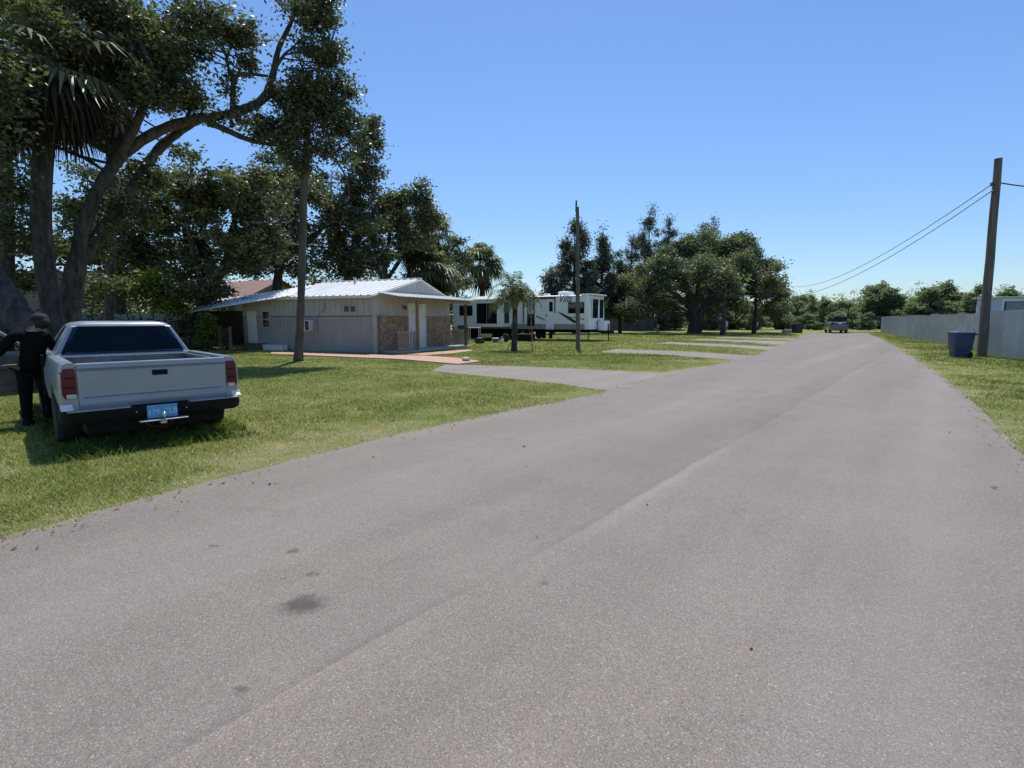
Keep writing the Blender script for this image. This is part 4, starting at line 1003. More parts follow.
# ------------------------------------------------------------------ travel trailer with a slide-out room
def trailer():
    base = G(590.5, 341.4); base = Vector((base.x, base.y, 0))
    T = thing('travel_trailer', 'long white travel trailer with a slide-out room and glass patio door', 'trailer', base, R(-32)); T.scale = (0.90, 1.15, 1.12)
    # local: x along the trailer (front at x=0, body toward -x), y away from the camera, z up
    SH = mat('trailer_siding', (0.84, 0.84, 0.825), 0.5, 0, 0.03, 1, dirt=0.05)
    GB = mat('trailer_grey_band', (0.30, 0.295, 0.28), 0.55, 0, 0.05, 2)
    FW = mat('white_fibreglass', (0.86, 0.87, 0.88), 0.3, 0, 0.02, 1, coat=0.4)
    LN, WD, Z0, Z1 = 14.0, 2.5, 0.78, 3.12
    b = MB(); b.loft([[Vector((x, y, z)) for y, z in ((0, 1.15), (WD, 1.15), (WD, Z1 - 0.05), (WD - 0.12, Z1), (0.12, Z1), (0, Z1 - 0.05))] for x in (-LN, -0.55)])
    body = b.build('body', SH, T); 
    bm = bmesh.new(); bm.from_mesh(body.data); bmesh.ops.recalc_face_normals(bm, faces=bm.faces); bm.to_mesh(body.data); bm.free()
    b = MB(); b.box((-(LN + 0.55) / 2, WD / 2, 0.965), (LN - 0.55, WD + 0.012, 0.36)); b.build('lower_band', GB, T)
    b = MB()
    for i in range(9): b.box((-(LN + 0.55) / 2, -0.004, 1.3 + i * 0.2), (LN - 0.56, 0.008, 0.012))
    b.build('siding_rib', SH, body)
    # rounded front cap
    secs = []
    for z, xf in ((0.80, 0.0), (1.5, 0.02), (2.2, 0.0), (2.75, -0.06), (3.0, -0.16), (3.15, -0.40)):
        secs.append([Vector(p) for p in ((-0.56, -0.006, z), (-0.22, -0.004, z), (xf - 0.06, 0.14, z), (xf, 0.36, z), (xf + 0.03, WD / 2, z), (xf, WD - 0.36, z), (xf - 0.06, WD - 0.14, z), (-0.22, WD + 0.004, z), (-0.56, WD + 0.006, z))])
    b = MB(); b.loft(secs); cap = b.build('front_cap', FW, T, smooth='auto')
    b = MB(); b.loft([[Vector(p) for p in ((-0.9, -0.02, z), (0.0, 0.0, z), (0.32, 0.5, z - 0.03), (0.34, WD - 0.5, z - 0.03), (0, WD, z), (-0.9, WD + 0.02, z))] for z in (3.10, 3.18)]); b.build('front_brow', FW, T, bevel=0.02)
    for y0, y1, x_ in ((0.16, 1.05, 0.035), (1.32, 1.95, 0.04)):
        f = MB(); f.box((x_ - 0.01, (y0 + y1) / 2, 2.20), (0.06, y1 - y0 + 0.1, 1.38)); fo = f.build('window', FW, T, bevel=0.02)
        g = MB(); g.box((x_ + 0.024, (y0 + y1) / 2, 2.20), (0.012, y1 - y0, 1.28)); g.build('pane', GLASSD, fo, bevel=0.005)
    # side windows and door on the near side (y = 0)
    def win(x0, x1, z0, z1, y=0.0, bars=0, fm=BLACK):
        f = MB(); xc, zc = (x0 + x1) / 2, (z0 + z1) / 2; f.box((xc, y - 0.012, zc), (x1 - x0, 0.05, z1 - z0)); fo = f.build('window', fm, T, bevel=0.015)
        g = MB(); n = bars + 1; wv = (x1 - x0 - 0.08) / n
        for i in range(n): g.box((x0 + 0.04 + wv * (i + 0.5), y - 0.042, zc), (wv - 0.03, 0.012, z1 - z0 - 0.09))
        g.build('pane', GLASSD, fo)
    win(-2.10, -0.62, 1.88, 2.62)
    d = MB(); d.box((-3.85, -0.02, 1.85), (0.80, 0.06, 2.16)); d.box((-4.5, -0.012, 1.95), (0.02, 0.03, 2.2)); do = d.build('door', FW, T, bevel=0.02)
    g = MB(); g.box((-3.72, -0.056, 2.35), (0.34, 0.02, 0.66)); g.build('pane', GLASSD, do); g = MB(); g.box((-4.15, -0.07, 1.75), (0.06, 0.05, 0.14)); g.build('handle', BLACK, do)
    s_ = MB(); s_.box((-3.85, -0.25, 0.72), (0.7, 0.4, 0.04)); s_.box((-3.85, -0.5, 0.47), (0.7, 0.35, 0.04)); s_.box((-4.18, -0.35, 0.45), (0.03, 0.5, 0.6)); s_.box((-3.52, -0.35, 0.45), (0.03, 0.5, 0.6)); s_.build('entry_steps', BLACK, T)
    g = MB(); g.box((-5.75, -0.02, 1.95), (0.75, 0.05, 1.9)); wd2 = g.build('patio_window', DKT, T); g = MB(); g.box((-5.75, -0.05, 2.35), (0.62, 0.02, 0.95)); g.build('screen', mat('pale_blind', (0.55, 0.55, 0.53), 0.8), wd2); g = MB(); g.box((-5.75, -0.05, 1.45), (0.62, 0.02, 0.82)); g.build('pane', GLASSD, wd2)
    # swoosh decals
    def decal(pts):
        b = MB(); b.loft([[Vector((x, y, z)) for x, z in pts] for y in (-0.016, -0.006)]); b.build('stripe', DKT, body)
    decal([(-3.15, 2.0), (-2.6, 1.88), (-1.9, 1.62), (-1.05, 1.22), (-1.55, 1.22), (-2.4, 1.62)])
    decal([(-2.2, 1.66), (-1.4, 1.62), (-0.62, 1.50), (-0.62, 1.44), (-1.4, 1.57)]); decal([(-5.2, 1.75), (-4.35, 1.45), (-4.35, 1.38), (-5.2, 1.66)])
    text_mesh('lettering', 'Villa', 0.74, DKT, body, Matrix.Translation((-2.42, -0.012, 2.86)) @ Matrix.Rotation(PI / 2, 4, 'X'), 0.35, 0.004)
    text_mesh('lettering', 'Villa', 0.44, DKT, cap, Matrix.Translation((0.045, 1.22, 1.28)) @ Matrix.Rotation(PI / 2, 4, 'Z') @ Matrix.Rotation(PI / 2, 4, 'X'), 0.35, 0.004)
    # slide-out at the rear
    sx0, sx1 = -13.5, -7.9
    b = MB(); b.box(((sx0 + sx1) / 2, -0.50, 1.93), (sx1 - sx0, 1.0, 1.98)); b.build('slide_out', SH, T, bevel=0.02)
    b = MB(); b.loft([[Vector((x, y, z)) for y, z in ((-1.12, 2.93), (0.1, 3.20), (0.1, 3.10), (-1.12, 2.84))] for x in (sx0 - 0.1, sx1 + 0.1)]); b.build('slide_roof', FW, T)
    f = MB()
    for x in (sx0 + 0.03, sx1 - 0.03): f.box((x, -1.01, 1.93), (0.12, 0.03, 1.98))
    f.box(((sx0 + sx1) / 2, -1.01, 0.98), (sx1 - sx0 - 0.2, 0.03, 0.1)); f.box(((sx0 + sx1) / 2, -1.01, 2.85), (sx1 - sx0 - 0.2, 0.03, 0.14)); f.build('slide_trim', FW, T)
    win(-12.75, -11.25, 1.75, 2.50, -1.0); win(-10.8, -8.45, 1.12, 2.68, -1.0, 1, FW)
    g = MB(); g.box((sx1 + 0.005, -0.52, 1.95), (0.03, 0.62, 1.5)); we = g.build('end_window', BLACK, T); g = MB(); g.box((sx1 + 0.024, -0.52, 1.95), (0.012, 0.54, 1.4)); g.build('pane', GLASSD, we)
    # awning tube, roof gear, frame, wheels, jack, gas cover
    b = MB(); b.tube([(-6.6, -0.09, 2.97), (-3.3, -0.09, 2.97)], 0.085, 10); b.bar((-6.5, -0.06, 2.95), (-6.5, -0.06, 1.2), 0.06); b.bar((-3.35, -0.06, 2.95), (-3.35, -0.06, 1.9), 0.05); b.build('awning_roll', DKT, T, smooth='auto')
    b = MB(); b.loft([rrect(0.5, y0, y1, 0.08, z, 3, -3.0) for y0, y1, z in ((0.6, 1.6, Z1), (0.62, 1.58, Z1 + 0.24), (0.75, 1.45, Z1 + 0.30))]); b.build('roof_air_conditioner', FW, T, smooth='auto')
    b = MB()
    for x in (-4.9, -8.2, -11.0): b = MB(); b.box((x, 1.1, Z1 + 0.1), (0.5, 0.5, 0.2), taper=0.8); b.build('roof_vent', FW, T, bevel=0.03)
    b = MB(); b.box((-7.2, 0.4, 0.68), (13.6, 0.08, 0.24)); b.box((-7.2, 2.1, 0.68), (13.6, 0.08, 0.24)); b.box((-7.2, 1.25, 0.72), (13.4, 1.7, 0.12))
    b.bar((-0.4, 0.4, 0.68), (1.15, 1.22, 0.62), 0.09, 0.16); b.bar((-0.4, 2.1, 0.68), (1.15, 1.28, 0.62), 0.09, 0.16); b.bar((1.1, 1.25, 0.64), (1.42, 1.25, 0.64), 0.12, 0.14); b.build('chassis', BLACK, T)
    b = MB(); b.box((-10.2, 0.35, 0.42), (6.6, 0.05, 0.72)); b.build('under_shade_sheet', BLACK, T)  # black sheet added for the shade beneath the slide-out
    b = MB(); b.tube([(0.95, 1.25, 0.0), (0.95, 1.25, 1.15)], 0.045, 8); b.box((0.95, 1.25, 0.02), (0.25, 0.25, 0.04)); b.build('tongue_jack', BLACK, T, smooth='auto')
    b = MB(); b.loft([rrect(0.36, 0.85, 1.65, 0.1, z, 3, 0.52) for z in (0.72, 1.30, 1.38)]); b.build('gas_bottle_cover', FW, T, smooth='auto')
    for x in (-6.6, -7.6):
        for y, s in ((0.12, 1), (2.38, -1)):
            q = MB(); q.lathe([(0.2, -0.11), (0.35, -0.1), (0.36, 0.0), (0.35, 0.1), (0.2, 0.11)], (x, y, 0.36), 'y', 20); wv = q.build('wheel', RUBBER, T, smooth='auto'); q = MB(); q.lathe([(0.21, -0.115), (0.1, -0.08), (0.01, -0.09)], (x, y, 0.36), 'y', 14); q.build('rim', STEEL, wv)
    b = MB()
    for x in (-1.3, -13): 
        for y in (0.35, 2.15): b.bar((x, y, 0.6), (x - 0.15, y, 0.0), 0.06); b.box((x - 0.15, y, 0.02), (0.2, 0.2, 0.04))
    b.build('stabiliser_leg', BLACK, T)
trailer()

# ------------------------------------------------------------------ poles, wires, bin, right fence
POLEM = mat('creosote_wood', (0.135, 0.115, 0.10), 0.9, 0, 0.3, 4, 0.5, 25, stretch=(4, 4, 0.25))
def pole(name, label, cat, base_px, top_px, r0, r1, n=12):
    g = G(*base_px); g.z = 0; top = at(*top_px, g.y); t = thing(name, label, cat, g)
    b = MB(); d = top - g; b.tube([d * i / 8 + Vector((0.012 * math.sin(i * 2), 0, 0 if i else -0.15)) for i in range(9)], [r0 + (r1 - r0) * i / 8 for i in range(9)], n); b.build('pole', POLEM, t, smooth='auto')
    return t, g, top
up, upb, upt = pole('utility_pole', 'leaning dark wooden utility pole carrying wires beside the blue bin', 'utility pole', (981.5, 356.8), (998.5, 158.5), 0.185, 0.135)
at1 = (at(997, 183, upb.y)); 
for i, (px, py) in enumerate(((991.5, 184), (993, 192))):
    q = at(px, py, upb.y - 0.05) - upb; b = MB(); a_ = q + Vector((0.22, 0.05, 0)); b.bar(a_, q, 0.03); b.lathe([(0.02, -0.09), (0.055, -0.06), (0.035, -0.01), (0.055, 0.03), (0.02, 0.08)], q, 'z', 10); b.build('insulator', mat('dark_insulator', (0.06, 0.055, 0.05), 0.4), up, smooth='auto')
WIREM = mat('black_wire', (0.03, 0.03, 0.033), 0.6)
def wire(label, a, b_, sag, r=0.022, group=None):
    a, b_ = Vector(a), Vector(b_); m = MB(); n = 24
    m.tube([a.lerp(b_, i / n) - a - Vector((0, 0, sag * 4 * (i / n) * (1 - i / n))) for i in range(n + 1)], r, 5)
    o = m.build('power_line', WIREM, None, smooth=True); o.location = a; tag(o, label, 'wire'); return o
wa, wb = at(991, 185, upb.y), at(992.5, 190.5, upb.y)
wire('upper of the two black wires running left from the leaning utility pole', wa, at(770, 276, 100), 3.0, 0.017)
wire('lower of the two black wires running left from the leaning utility pole', wb, at(740, 276, 90), 4.0, 0.017)
wire('short black wire leaving the leaning utility pole toward the right edge', at(1001.5, 183, upb.y), at(1080, 186, upb.y + 2), 0.12, 0.028)
lp, lpb, lpt = pole('light_pole', 'slim bare wooden pole standing in front of the white trailer', 'pole', (578, 349.6), (577.4, 207), 0.125, 0.085)
b = MB(); q = at(576.2, 207, lpb.y) - lpb; b.bar(q - Vector((0, 0, 0.25)), q + Vector((0, 0, 0.33)), 0.08); b.bar(q, q + Vector((0.1, 0, -0.05)), 0.04); b.build('lamp_bracket', DKT, lp)
b = MB(); q = at(580.5, 275.5, lpb.y) - lpb; b.box(q, (0.16, 0.12, 0.1)); b.box(q + Vector((0.06, 0, -0.06)), (0.1, 0.1, 0.05)); b.build('junction_box', WPAINT, lp)

def bin_():
    g = G(959, 357.6); BL = mat('blue_plastic', (0.020, 0.045, 0.135), 0.45, 0, 0.08, 3)
    T = thing('wheeled_bin', 'dark blue wheeled rubbish bin on the verge beside the leaning pole', 'rubbish bin', (g.x, g.y, 0.0), R(-16)); T.scale = (0.76, 0.76, 1.0)
    b = MB(); b.loft([rrect(hx, -hy, hy, 0.06, z, 4) for hx, hy, z in ((0.36, 0.32, 0.04), (0.38, 0.34, 0.30), (0.385, 0.345, 0.305), (0.425, 0.37, 0.34), (0.47, 0.43, 0.98), (0.49, 0.45, 0.985), (0.49, 0.45, 1.05))]); b.build('bin_body', BL, T, smooth='auto')
    l = MB(); l.loft([rrect(hx, -hy, hy, 0.08, z, 4) for hx, hy, z in ((0.50, 0.47, 1.045), (0.505, 0.475, 1.075), (0.42, 0.39, 1.115), (0.2, 0.2, 1.14))]); l.build('lid', BL, T, smooth='auto')
    h = MB(); h.bar((0.47, -0.22, 0.99), (0.66, -0.22, 1.0), 0.05); h.bar((0.47, 0.22, 0.99), (0.66, 0.22, 1.0), 0.05); h.tube([(0.66, -0.27, 1.0), (0.66, 0.27, 1.0)], 0.03, 8); h.build('handle', BL, T)
    for s in (-1, 1):
        w_ = MB(); w_.lathe([(0.02, -0.03), (0.13, -0.03), (0.14, 0), (0.13, 0.03), (0.02, 0.03)], (0, 0, 0), 'y', 16); o = w_.build('wheel', BLACK, T, smooth='auto'); o.location = (0.36, s * 0.30, 0.14)
bin_()

def metal_fence():
    cols = [mat('galvanised_sheet', (0.40, 0.43, 0.46), 0.45, 0.35, 0.08, 1.2, dirt=0.2), mat('aged_grey_sheet', (0.33, 0.35, 0.35), 0.55, 0.2, 0.1, 1.2, dirt=0.25), mat('pale_grey_sheet', (0.45, 0.49, 0.53), 0.45, 0.3, 0.07, 1.2, dirt=0.18)]
    A, B = G(880.5, 332.6), G(981, 350.2); A.z = B.z = 0
    T = thing('metal_fence', 'grey corrugated metal sheet fence running along the right verge', 'fence', A)
    d = B - A; L = d.length; cuts = [0, 0.18, 0.33, 0.40, 0.49, 0.58, 0.66, 0.74, 0.80, 0.86, 0.91, 0.96, 1.0]
    fr = []
    for f in (0.10, 0.33, 0.44, 0.56, 0.62, 0.69, 0.75, 0.81, 0.87, 0.91, 0.96): fr.append(f)
    ks = [0.0] + fr + [1.0]
    for i in range(len(ks) - 1):
        a, b_ = d * ks[i], d * ks[i + 1]; n = max(4, int((b_ - a).length / 0.25)); q = MB(); hh = 2.0 + 0.05 * math.sin(i * 2.3)
        corrugated(q, a, b_, b_ + Vector((0, 0, hh)), a + Vector((0, 0, hh)), n, 0.022, 0.006, 0, 0.5)
        q.build('sheet', cols[(0, 0, 2, 0, 1, 1, 1, 1, 1, 1, 1, 1)[i % 12]], T)
        p = MB(); p.box(b_ + Vector((0.12, 0.08, 1.0)), (0.1, 0.1, 2.0)); p.build('fence_post', GREYW, T)
    A2, B2 = G(986.5, 355.6), G(1100, 369.0); A2.z = B2.z = 0
    T2 = thing('metal_fence', 'bluish corrugated metal fence section right of the leaning pole', 'fence', A2)
    d = B2 - A2; N = 6
    for i in range(N):
        a, b_ = d * (i / N), d * ((i + 1) / N); q = MB(); hh = 1.98 + 0.025 * i
        corrugated(q, a, b_, b_ + Vector((0, 0, hh + 0.02)), a + Vector((0, 0, hh)), 12, 0.022, 0.006, 0, 0.5); q.build('sheet', cols[(0, 2, 0, 1, 0, 2)[i]], T2)
        p = MB(); p.box(b_ + Vector((0.12, 0.08, 1.0)), (0.1, 0.1, 2.0)); p.build('fence_post', GREYW, T2)
metal_fence()
def camper():
    p = at(1000, 320, 33); T = thing('camper_trailer', 'white camper roof and dark window showing above the right fence', 'camper', (p.x, 33, 0), R(-12))
    CW = mat('camper_white', (0.66, 0.69, 0.73), 0.45, 0, 0.04, 1)
    b = MB(); b.loft([[Vector((x, y, z)) for y, z in ((0, 0.6), (2.4, 0.6), (2.4, 2.9), (2.3, 3.0), (0.1, 3.0), (0, 2.9))] for x in (0.0, 2.0, 7.5)]); o = b.build('body', CW, T)
    bm = bmesh.new(); bm.from_mesh(o.data); bmesh.ops.recalc_face_normals(bm, faces=bm.faces); bm.to_mesh(o.data); bm.free()
    b = MB(); b.box((3.7, 1.2, 3.03), (7.9, 2.7, 0.06)); b.build('roof', CW, T)
    b = MB(); b.box((1.0, -0.03, 2.3), (1.7, 0.05, 0.9)); w_ = b.build('window', DKT, T); b = MB(); b.box((1.0, -0.06, 2.3), (1.6, 0.02, 0.8)); b.build('pane', mat('grey_pane', (0.16, 0.19, 0.22), 0.3), w_)
    b = MB(); b.box((2.08, -0.02, 2.0), (0.08, 0.05, 1.8)); b.build('trim_strip', CW, T)
    b = MB(); b.box((3.6, 0.9, 3.20), (0.9, 0.8, 0.28)); b.build('roof_air_conditioner', DKT, T, bevel=0.05)
    for x in (3.2, 4.0):
        q = MB(); q.lathe([(0.1, -0.1), (0.33, -0.1), (0.34, 0), (0.33, 0.1), (0.1, 0.1)], (x, 0.1, 0.34), 'y', 16); q.build('wheel', RUBBER, T)
    b = MB(); b.bar((0, 1.2, 0.5), (-1.2, 1.2, 0.5), 0.12); b.box((3.7, 1.2, 0.5), (7.4, 2.0, 0.15)); b.bar((-1.0, 1.2, 0.5), (-1.0, 1.2, 0), 0.08); b.build('chassis', BLACK, T)
camper()

# ------------------------------------------------------------------ things standing about by the trailer
def place(px, py): g = G(px, py); return (g.x, g.y, 0)
GRN = mat('dark_green_canvas', (0.03, 0.055, 0.04), 0.9); 
def clutter():
    # camp chair
    T = thing('camp_chair', 'dark green camp chair left of the patio door', 'chair', place(463, 341.0), R(20))
    b = MB(); b.box((0, 0, 0.44), (0.62, 0.5, 0.04)); b.build('seat', GRN, T, bevel=0.015); b = MB(); b.box((0, 0.27, 0.86), (0.62, 0.04, 0.72), (R(-12), 0, 0)); b.build('backrest', GRN, T, bevel=0.015)
    for x in (-0.3, 0.3):
        for y in (-0.24, 0.24): b = MB(); b.bar((x, y, 0), (x * 0.95, -y * 0.4, 0.66 if y < 0 else 0.45), 0.03); b.build('leg', STEEL, T)
    # folding table
    T = thing('folding_table', 'small white rimmed folding table in front of the patio door', 'table', place(474.5, 340.8), R(-10))
    b = MB(); b.box((0, 0, 1.02), (0.9, 0.6, 0.05)); b.build('tabletop', WPAINT, T, bevel=0.012)
    for x in (-0.4, 0.4):
        for y in (-0.25, 0.25): b = MB(); b.bar((x, y, 0), (x, y, 1.0), 0.035); b.build('leg', WPAINT, T)
    # bag
    b = MB(); b.loft([rrect(hx, -hy, hy, min(hx, hy) * 0.8, z, 5, cx) for hx, hy, z, cx in ((0.26, 0.2, 0.0, 0), (0.34, 0.27, 0.12, 0.02), (0.33, 0.25, 0.3, -0.02), (0.2, 0.16, 0.42, 0.03), (0.06, 0.05, 0.48, 0.05), (0.09, 0.08, 0.56, 0.06))])
    o = b.build('rubbish_bag', mat('black_sack', (0.012, 0.012, 0.013), 0.35), None, smooth='auto'); o.location = place(479.5, 343.8); tag(o, 'black rubbish bag on the grass left of the teal tub', 'bag')
    # green board crate
    T = thing('plastic_crate', 'yellow green crate on black legs under the patio door', 'crate', place(486.5, 341.6), R(5)); b = MB()
    for z in (0.34, 0.44, 0.54):
        for y in (-0.22, 0.22): b.box((0, y, z), (0.8, 0.02, 0.07))
        for x in (-0.4, 0.4): b.box((x, 0, z), (0.02, 0.46, 0.07))
    b.box((0, 0, 0.31), (0.82, 0.46, 0.02)); b.build('crate_body', mat('lime_plastic', (0.30, 0.33, 0.12), 0.6), T); b = MB(); b.box((0, 0, 0.15), (0.7, 0.36, 0.3)); b.build('stand', BLACK, T)
    # teal tub
    T = thing('storage_tub', 'teal storage tub on the grass beside the palm', 'tub', place(495.5, 342.8), R(-8)); TE = mat('teal_plastic', (0.03, 0.17, 0.14), 0.5)
    b = MB(); b.loft([rrect(hx, -hy, hy, 0.04, z, 3) for hx, hy, z in ((0.18, 0.13, 0), (0.21, 0.16, 0.3))]); b.build('tub_body', TE, T, smooth='auto'); b = MB(); b.loft([rrect(hx, -hy, hy, 0.04, z, 3) for hx, hy, z in ((0.225, 0.175, 0.3), (0.225, 0.175, 0.33), (0.2, 0.15, 0.345))]); b.build('lid', WPAINT, T, smooth='auto')
    # bucket
    T = thing('bucket', 'small white bucket at the foot of the palm', 'bucket', place(502, 343), 0); b = MB(); b.lathe([(0.10, 0), (0.13, 0.28), (0.14, 0.28), (0.14, 0.31), (0.12, 0.31), (0.11, 0.05), (0.01, 0.05)], (0, 0, 0), 'z', 16, caps=False); b.lathe([(0.1, 0.001), (0.01, 0.001)], n=16); b.build('bucket_body', WPAINT, T, smooth='auto')
    b = MB(); b.tube([(0.13 * math.cos(a), 0.0, 0.3 + 0.12 * math.sin(a)) for a in [PI * i / 8 for i in range(9)]], 0.006, 5); b.build('handle', STEEL, T)
    # spare tyre
    T = thing('spare_tyre', 'old grey spare tyre leaning under the trailer left of the palm trunk', 'tyre', place(505.5, 342.2), R(-15)); b = MB(); b.lathe([(0.17, -0.08), (0.28, -0.09), (0.31, 0), (0.28, 0.09), (0.17, 0.08)], (0, 0, 0.31), 'y', 22); ty = b.build('tyre', RUBBER, T, smooth='auto'); b = MB(); b.lathe([(0.18, -0.07), (0.1, -0.03), (0.02, -0.04)], (0, 0, 0.31), 'y', 16); b.build('rim', STEEL, T)
    # kettle grill
    T = thing('kettle_grill', 'black kettle grill on thin legs behind the porch railing', 'grill', place(456, 343), 0); b = MB(); b.ball((0, 0, 0.8), (0.3, 0.3, 0.26), 8); b.build('bowl', BLACK, T, smooth=True)
    for i in range(3): a = 2 * PI * i / 3; b = MB(); b.bar((0.32 * math.cos(a), 0.32 * math.sin(a), 0), (0.15 * math.cos(a), 0.15 * math.sin(a), 0.62), 0.025); b.build('leg', STEEL, T)
    b = MB(); b.bar((-0.1, 0, 1.09), (0.1, 0, 1.09), 0.03); b.build('handle', WPAINT, T)
    # planter with white flowers
    T = thing('flower_pot', 'grey pot of white flowers behind the porch railing', 'flower pot', place(459.5, 342.5), 0); b = MB(); b.lathe([(0.16, 0), (0.22, 0.32), (0.25, 0.36), (0.2, 0.36), (0.02, 0.33)], n=16); b.build('pot', CONC, T, smooth='auto')
    v, ti = leaf_cloud([(Vector((0, 0, 0.55)), (0.2, 0.2, 0.2))], 20, 10, 0.09, 77, 0.08); raw_mesh('leaves', v, 4, LEAF2, T, ti); v, ti = leaf_cloud([(Vector((0, 0, 0.68)), (0.18, 0.18, 0.12))], 14, 6, 0.07, 78, 0.05); raw_mesh('blossom', v, 4, WPAINT, T, ti)
    # storage bench in the dark between palm and slide-out
    T = thing('storage_bench', 'dark storage bench under the trailer awning right of the palm trunk', 'bench', place(526, 341.4), R(-30)); b = MB(); b.box((0, 0, 0.26), (1.3, 0.5, 0.5)); b.build('bench_box', BLACK, T, bevel=0.02); b = MB(); b.box((0, 0, 0.54), (1.36, 0.56, 0.05)); b.build('lid', DKW, T, bevel=0.01)
    # low timber stack below the trailer
    T = thing('timber_stack', 'low stack of reddish boards on the ground below the trailer door', 'boards', place(543, 341.2), R(-32))
    for i in range(5): b = MB(); b.box((random.uniform(-0.15, 0.15), (i % 3 - 1) * 0.24, 0.06 + 0.09 * (i // 3)), (2.2, 0.22, 0.08)); b.build('board', DKW, T)
    # small dark bin at road end and white cooler
    T = thing('roadside_bin', 'small dark grey bin left of the far end of the road', 'bin', place(797, 333.0), R(10)); b = MB(); b.loft([rrect(hx, -hy, hy, 0.08, z, 3) for hx, hy, z in ((0.45, 0.4, 0), (0.5, 0.45, 1.0))]); b.build('bin_body', mat('dark_grey_plastic', (0.035, 0.038, 0.04), 0.6), T, smooth='auto'); b = MB(); b.loft([rrect(hx, -hy, hy, 0.08, z, 3) for hx, hy, z in ((0.53, 0.48, 1.0), (0.5, 0.45, 1.12), (0.25, 0.2, 1.2))]); b.build('lid', BLACK, T, smooth='auto')
    T = thing('stone_block', 'pale stone block on the grass left of the small dark bin', 'stone', place(787, 332.8), R(25)); b = MB(); b.loft([rrect(hx, -hy, hy, 0.15, z, 3) for hx, hy, z in ((0.6, 0.35, 0), (0.62, 0.36, 0.25), (0.45, 0.25, 0.42))]); b.build('block', CONC, T, smooth='auto')
    # hook-up pedestals
    def ped(px, py, h, label):
        T = thing('hookup_post', label, 'service post', place(px, py), R(10)); b = MB(); b.box((0, 0, h / 2), (0.16, 0.16, h)); b.build('post', GREYW, T, bevel=0.01); b = MB(); b.box((0.0, -0.14, h * 0.72), (0.34, 0.16, h * 0.42)); bx_ = b.build('meter_box', mat('grey_box', (0.36, 0.38, 0.40), 0.5), T, bevel=0.015); b = MB(); b.box((0, -0.228, h * 0.74), (0.24, 0.012, h * 0.22)); b.build('cover', STEEL, bx_)
    ped(725, 335.2, 1.6, 'grey service post with meter box beside a slim trunk right of the oak'); ped(657.5, 332.2, 1.1, 'short service post on the grass left of the big oak'); ped(755.5, 332.6, 1.5, 'service post with pale box under the right side of the oak')
clutter()
# white lantern-like stone on the brick path end
b = MB(); b.lathe([(0.10, 0), (0.16, 0.03), (0.15, 0.10), (0.07, 0.15), (0.02, 0.16)], n=12); o = b.build('path_stone', CONC, None, smooth='auto'); g = G(466, 362); o.location = (g.x, g.y, 0.045); tag(o, 'pale round stone at the end of the brick path', 'stone')

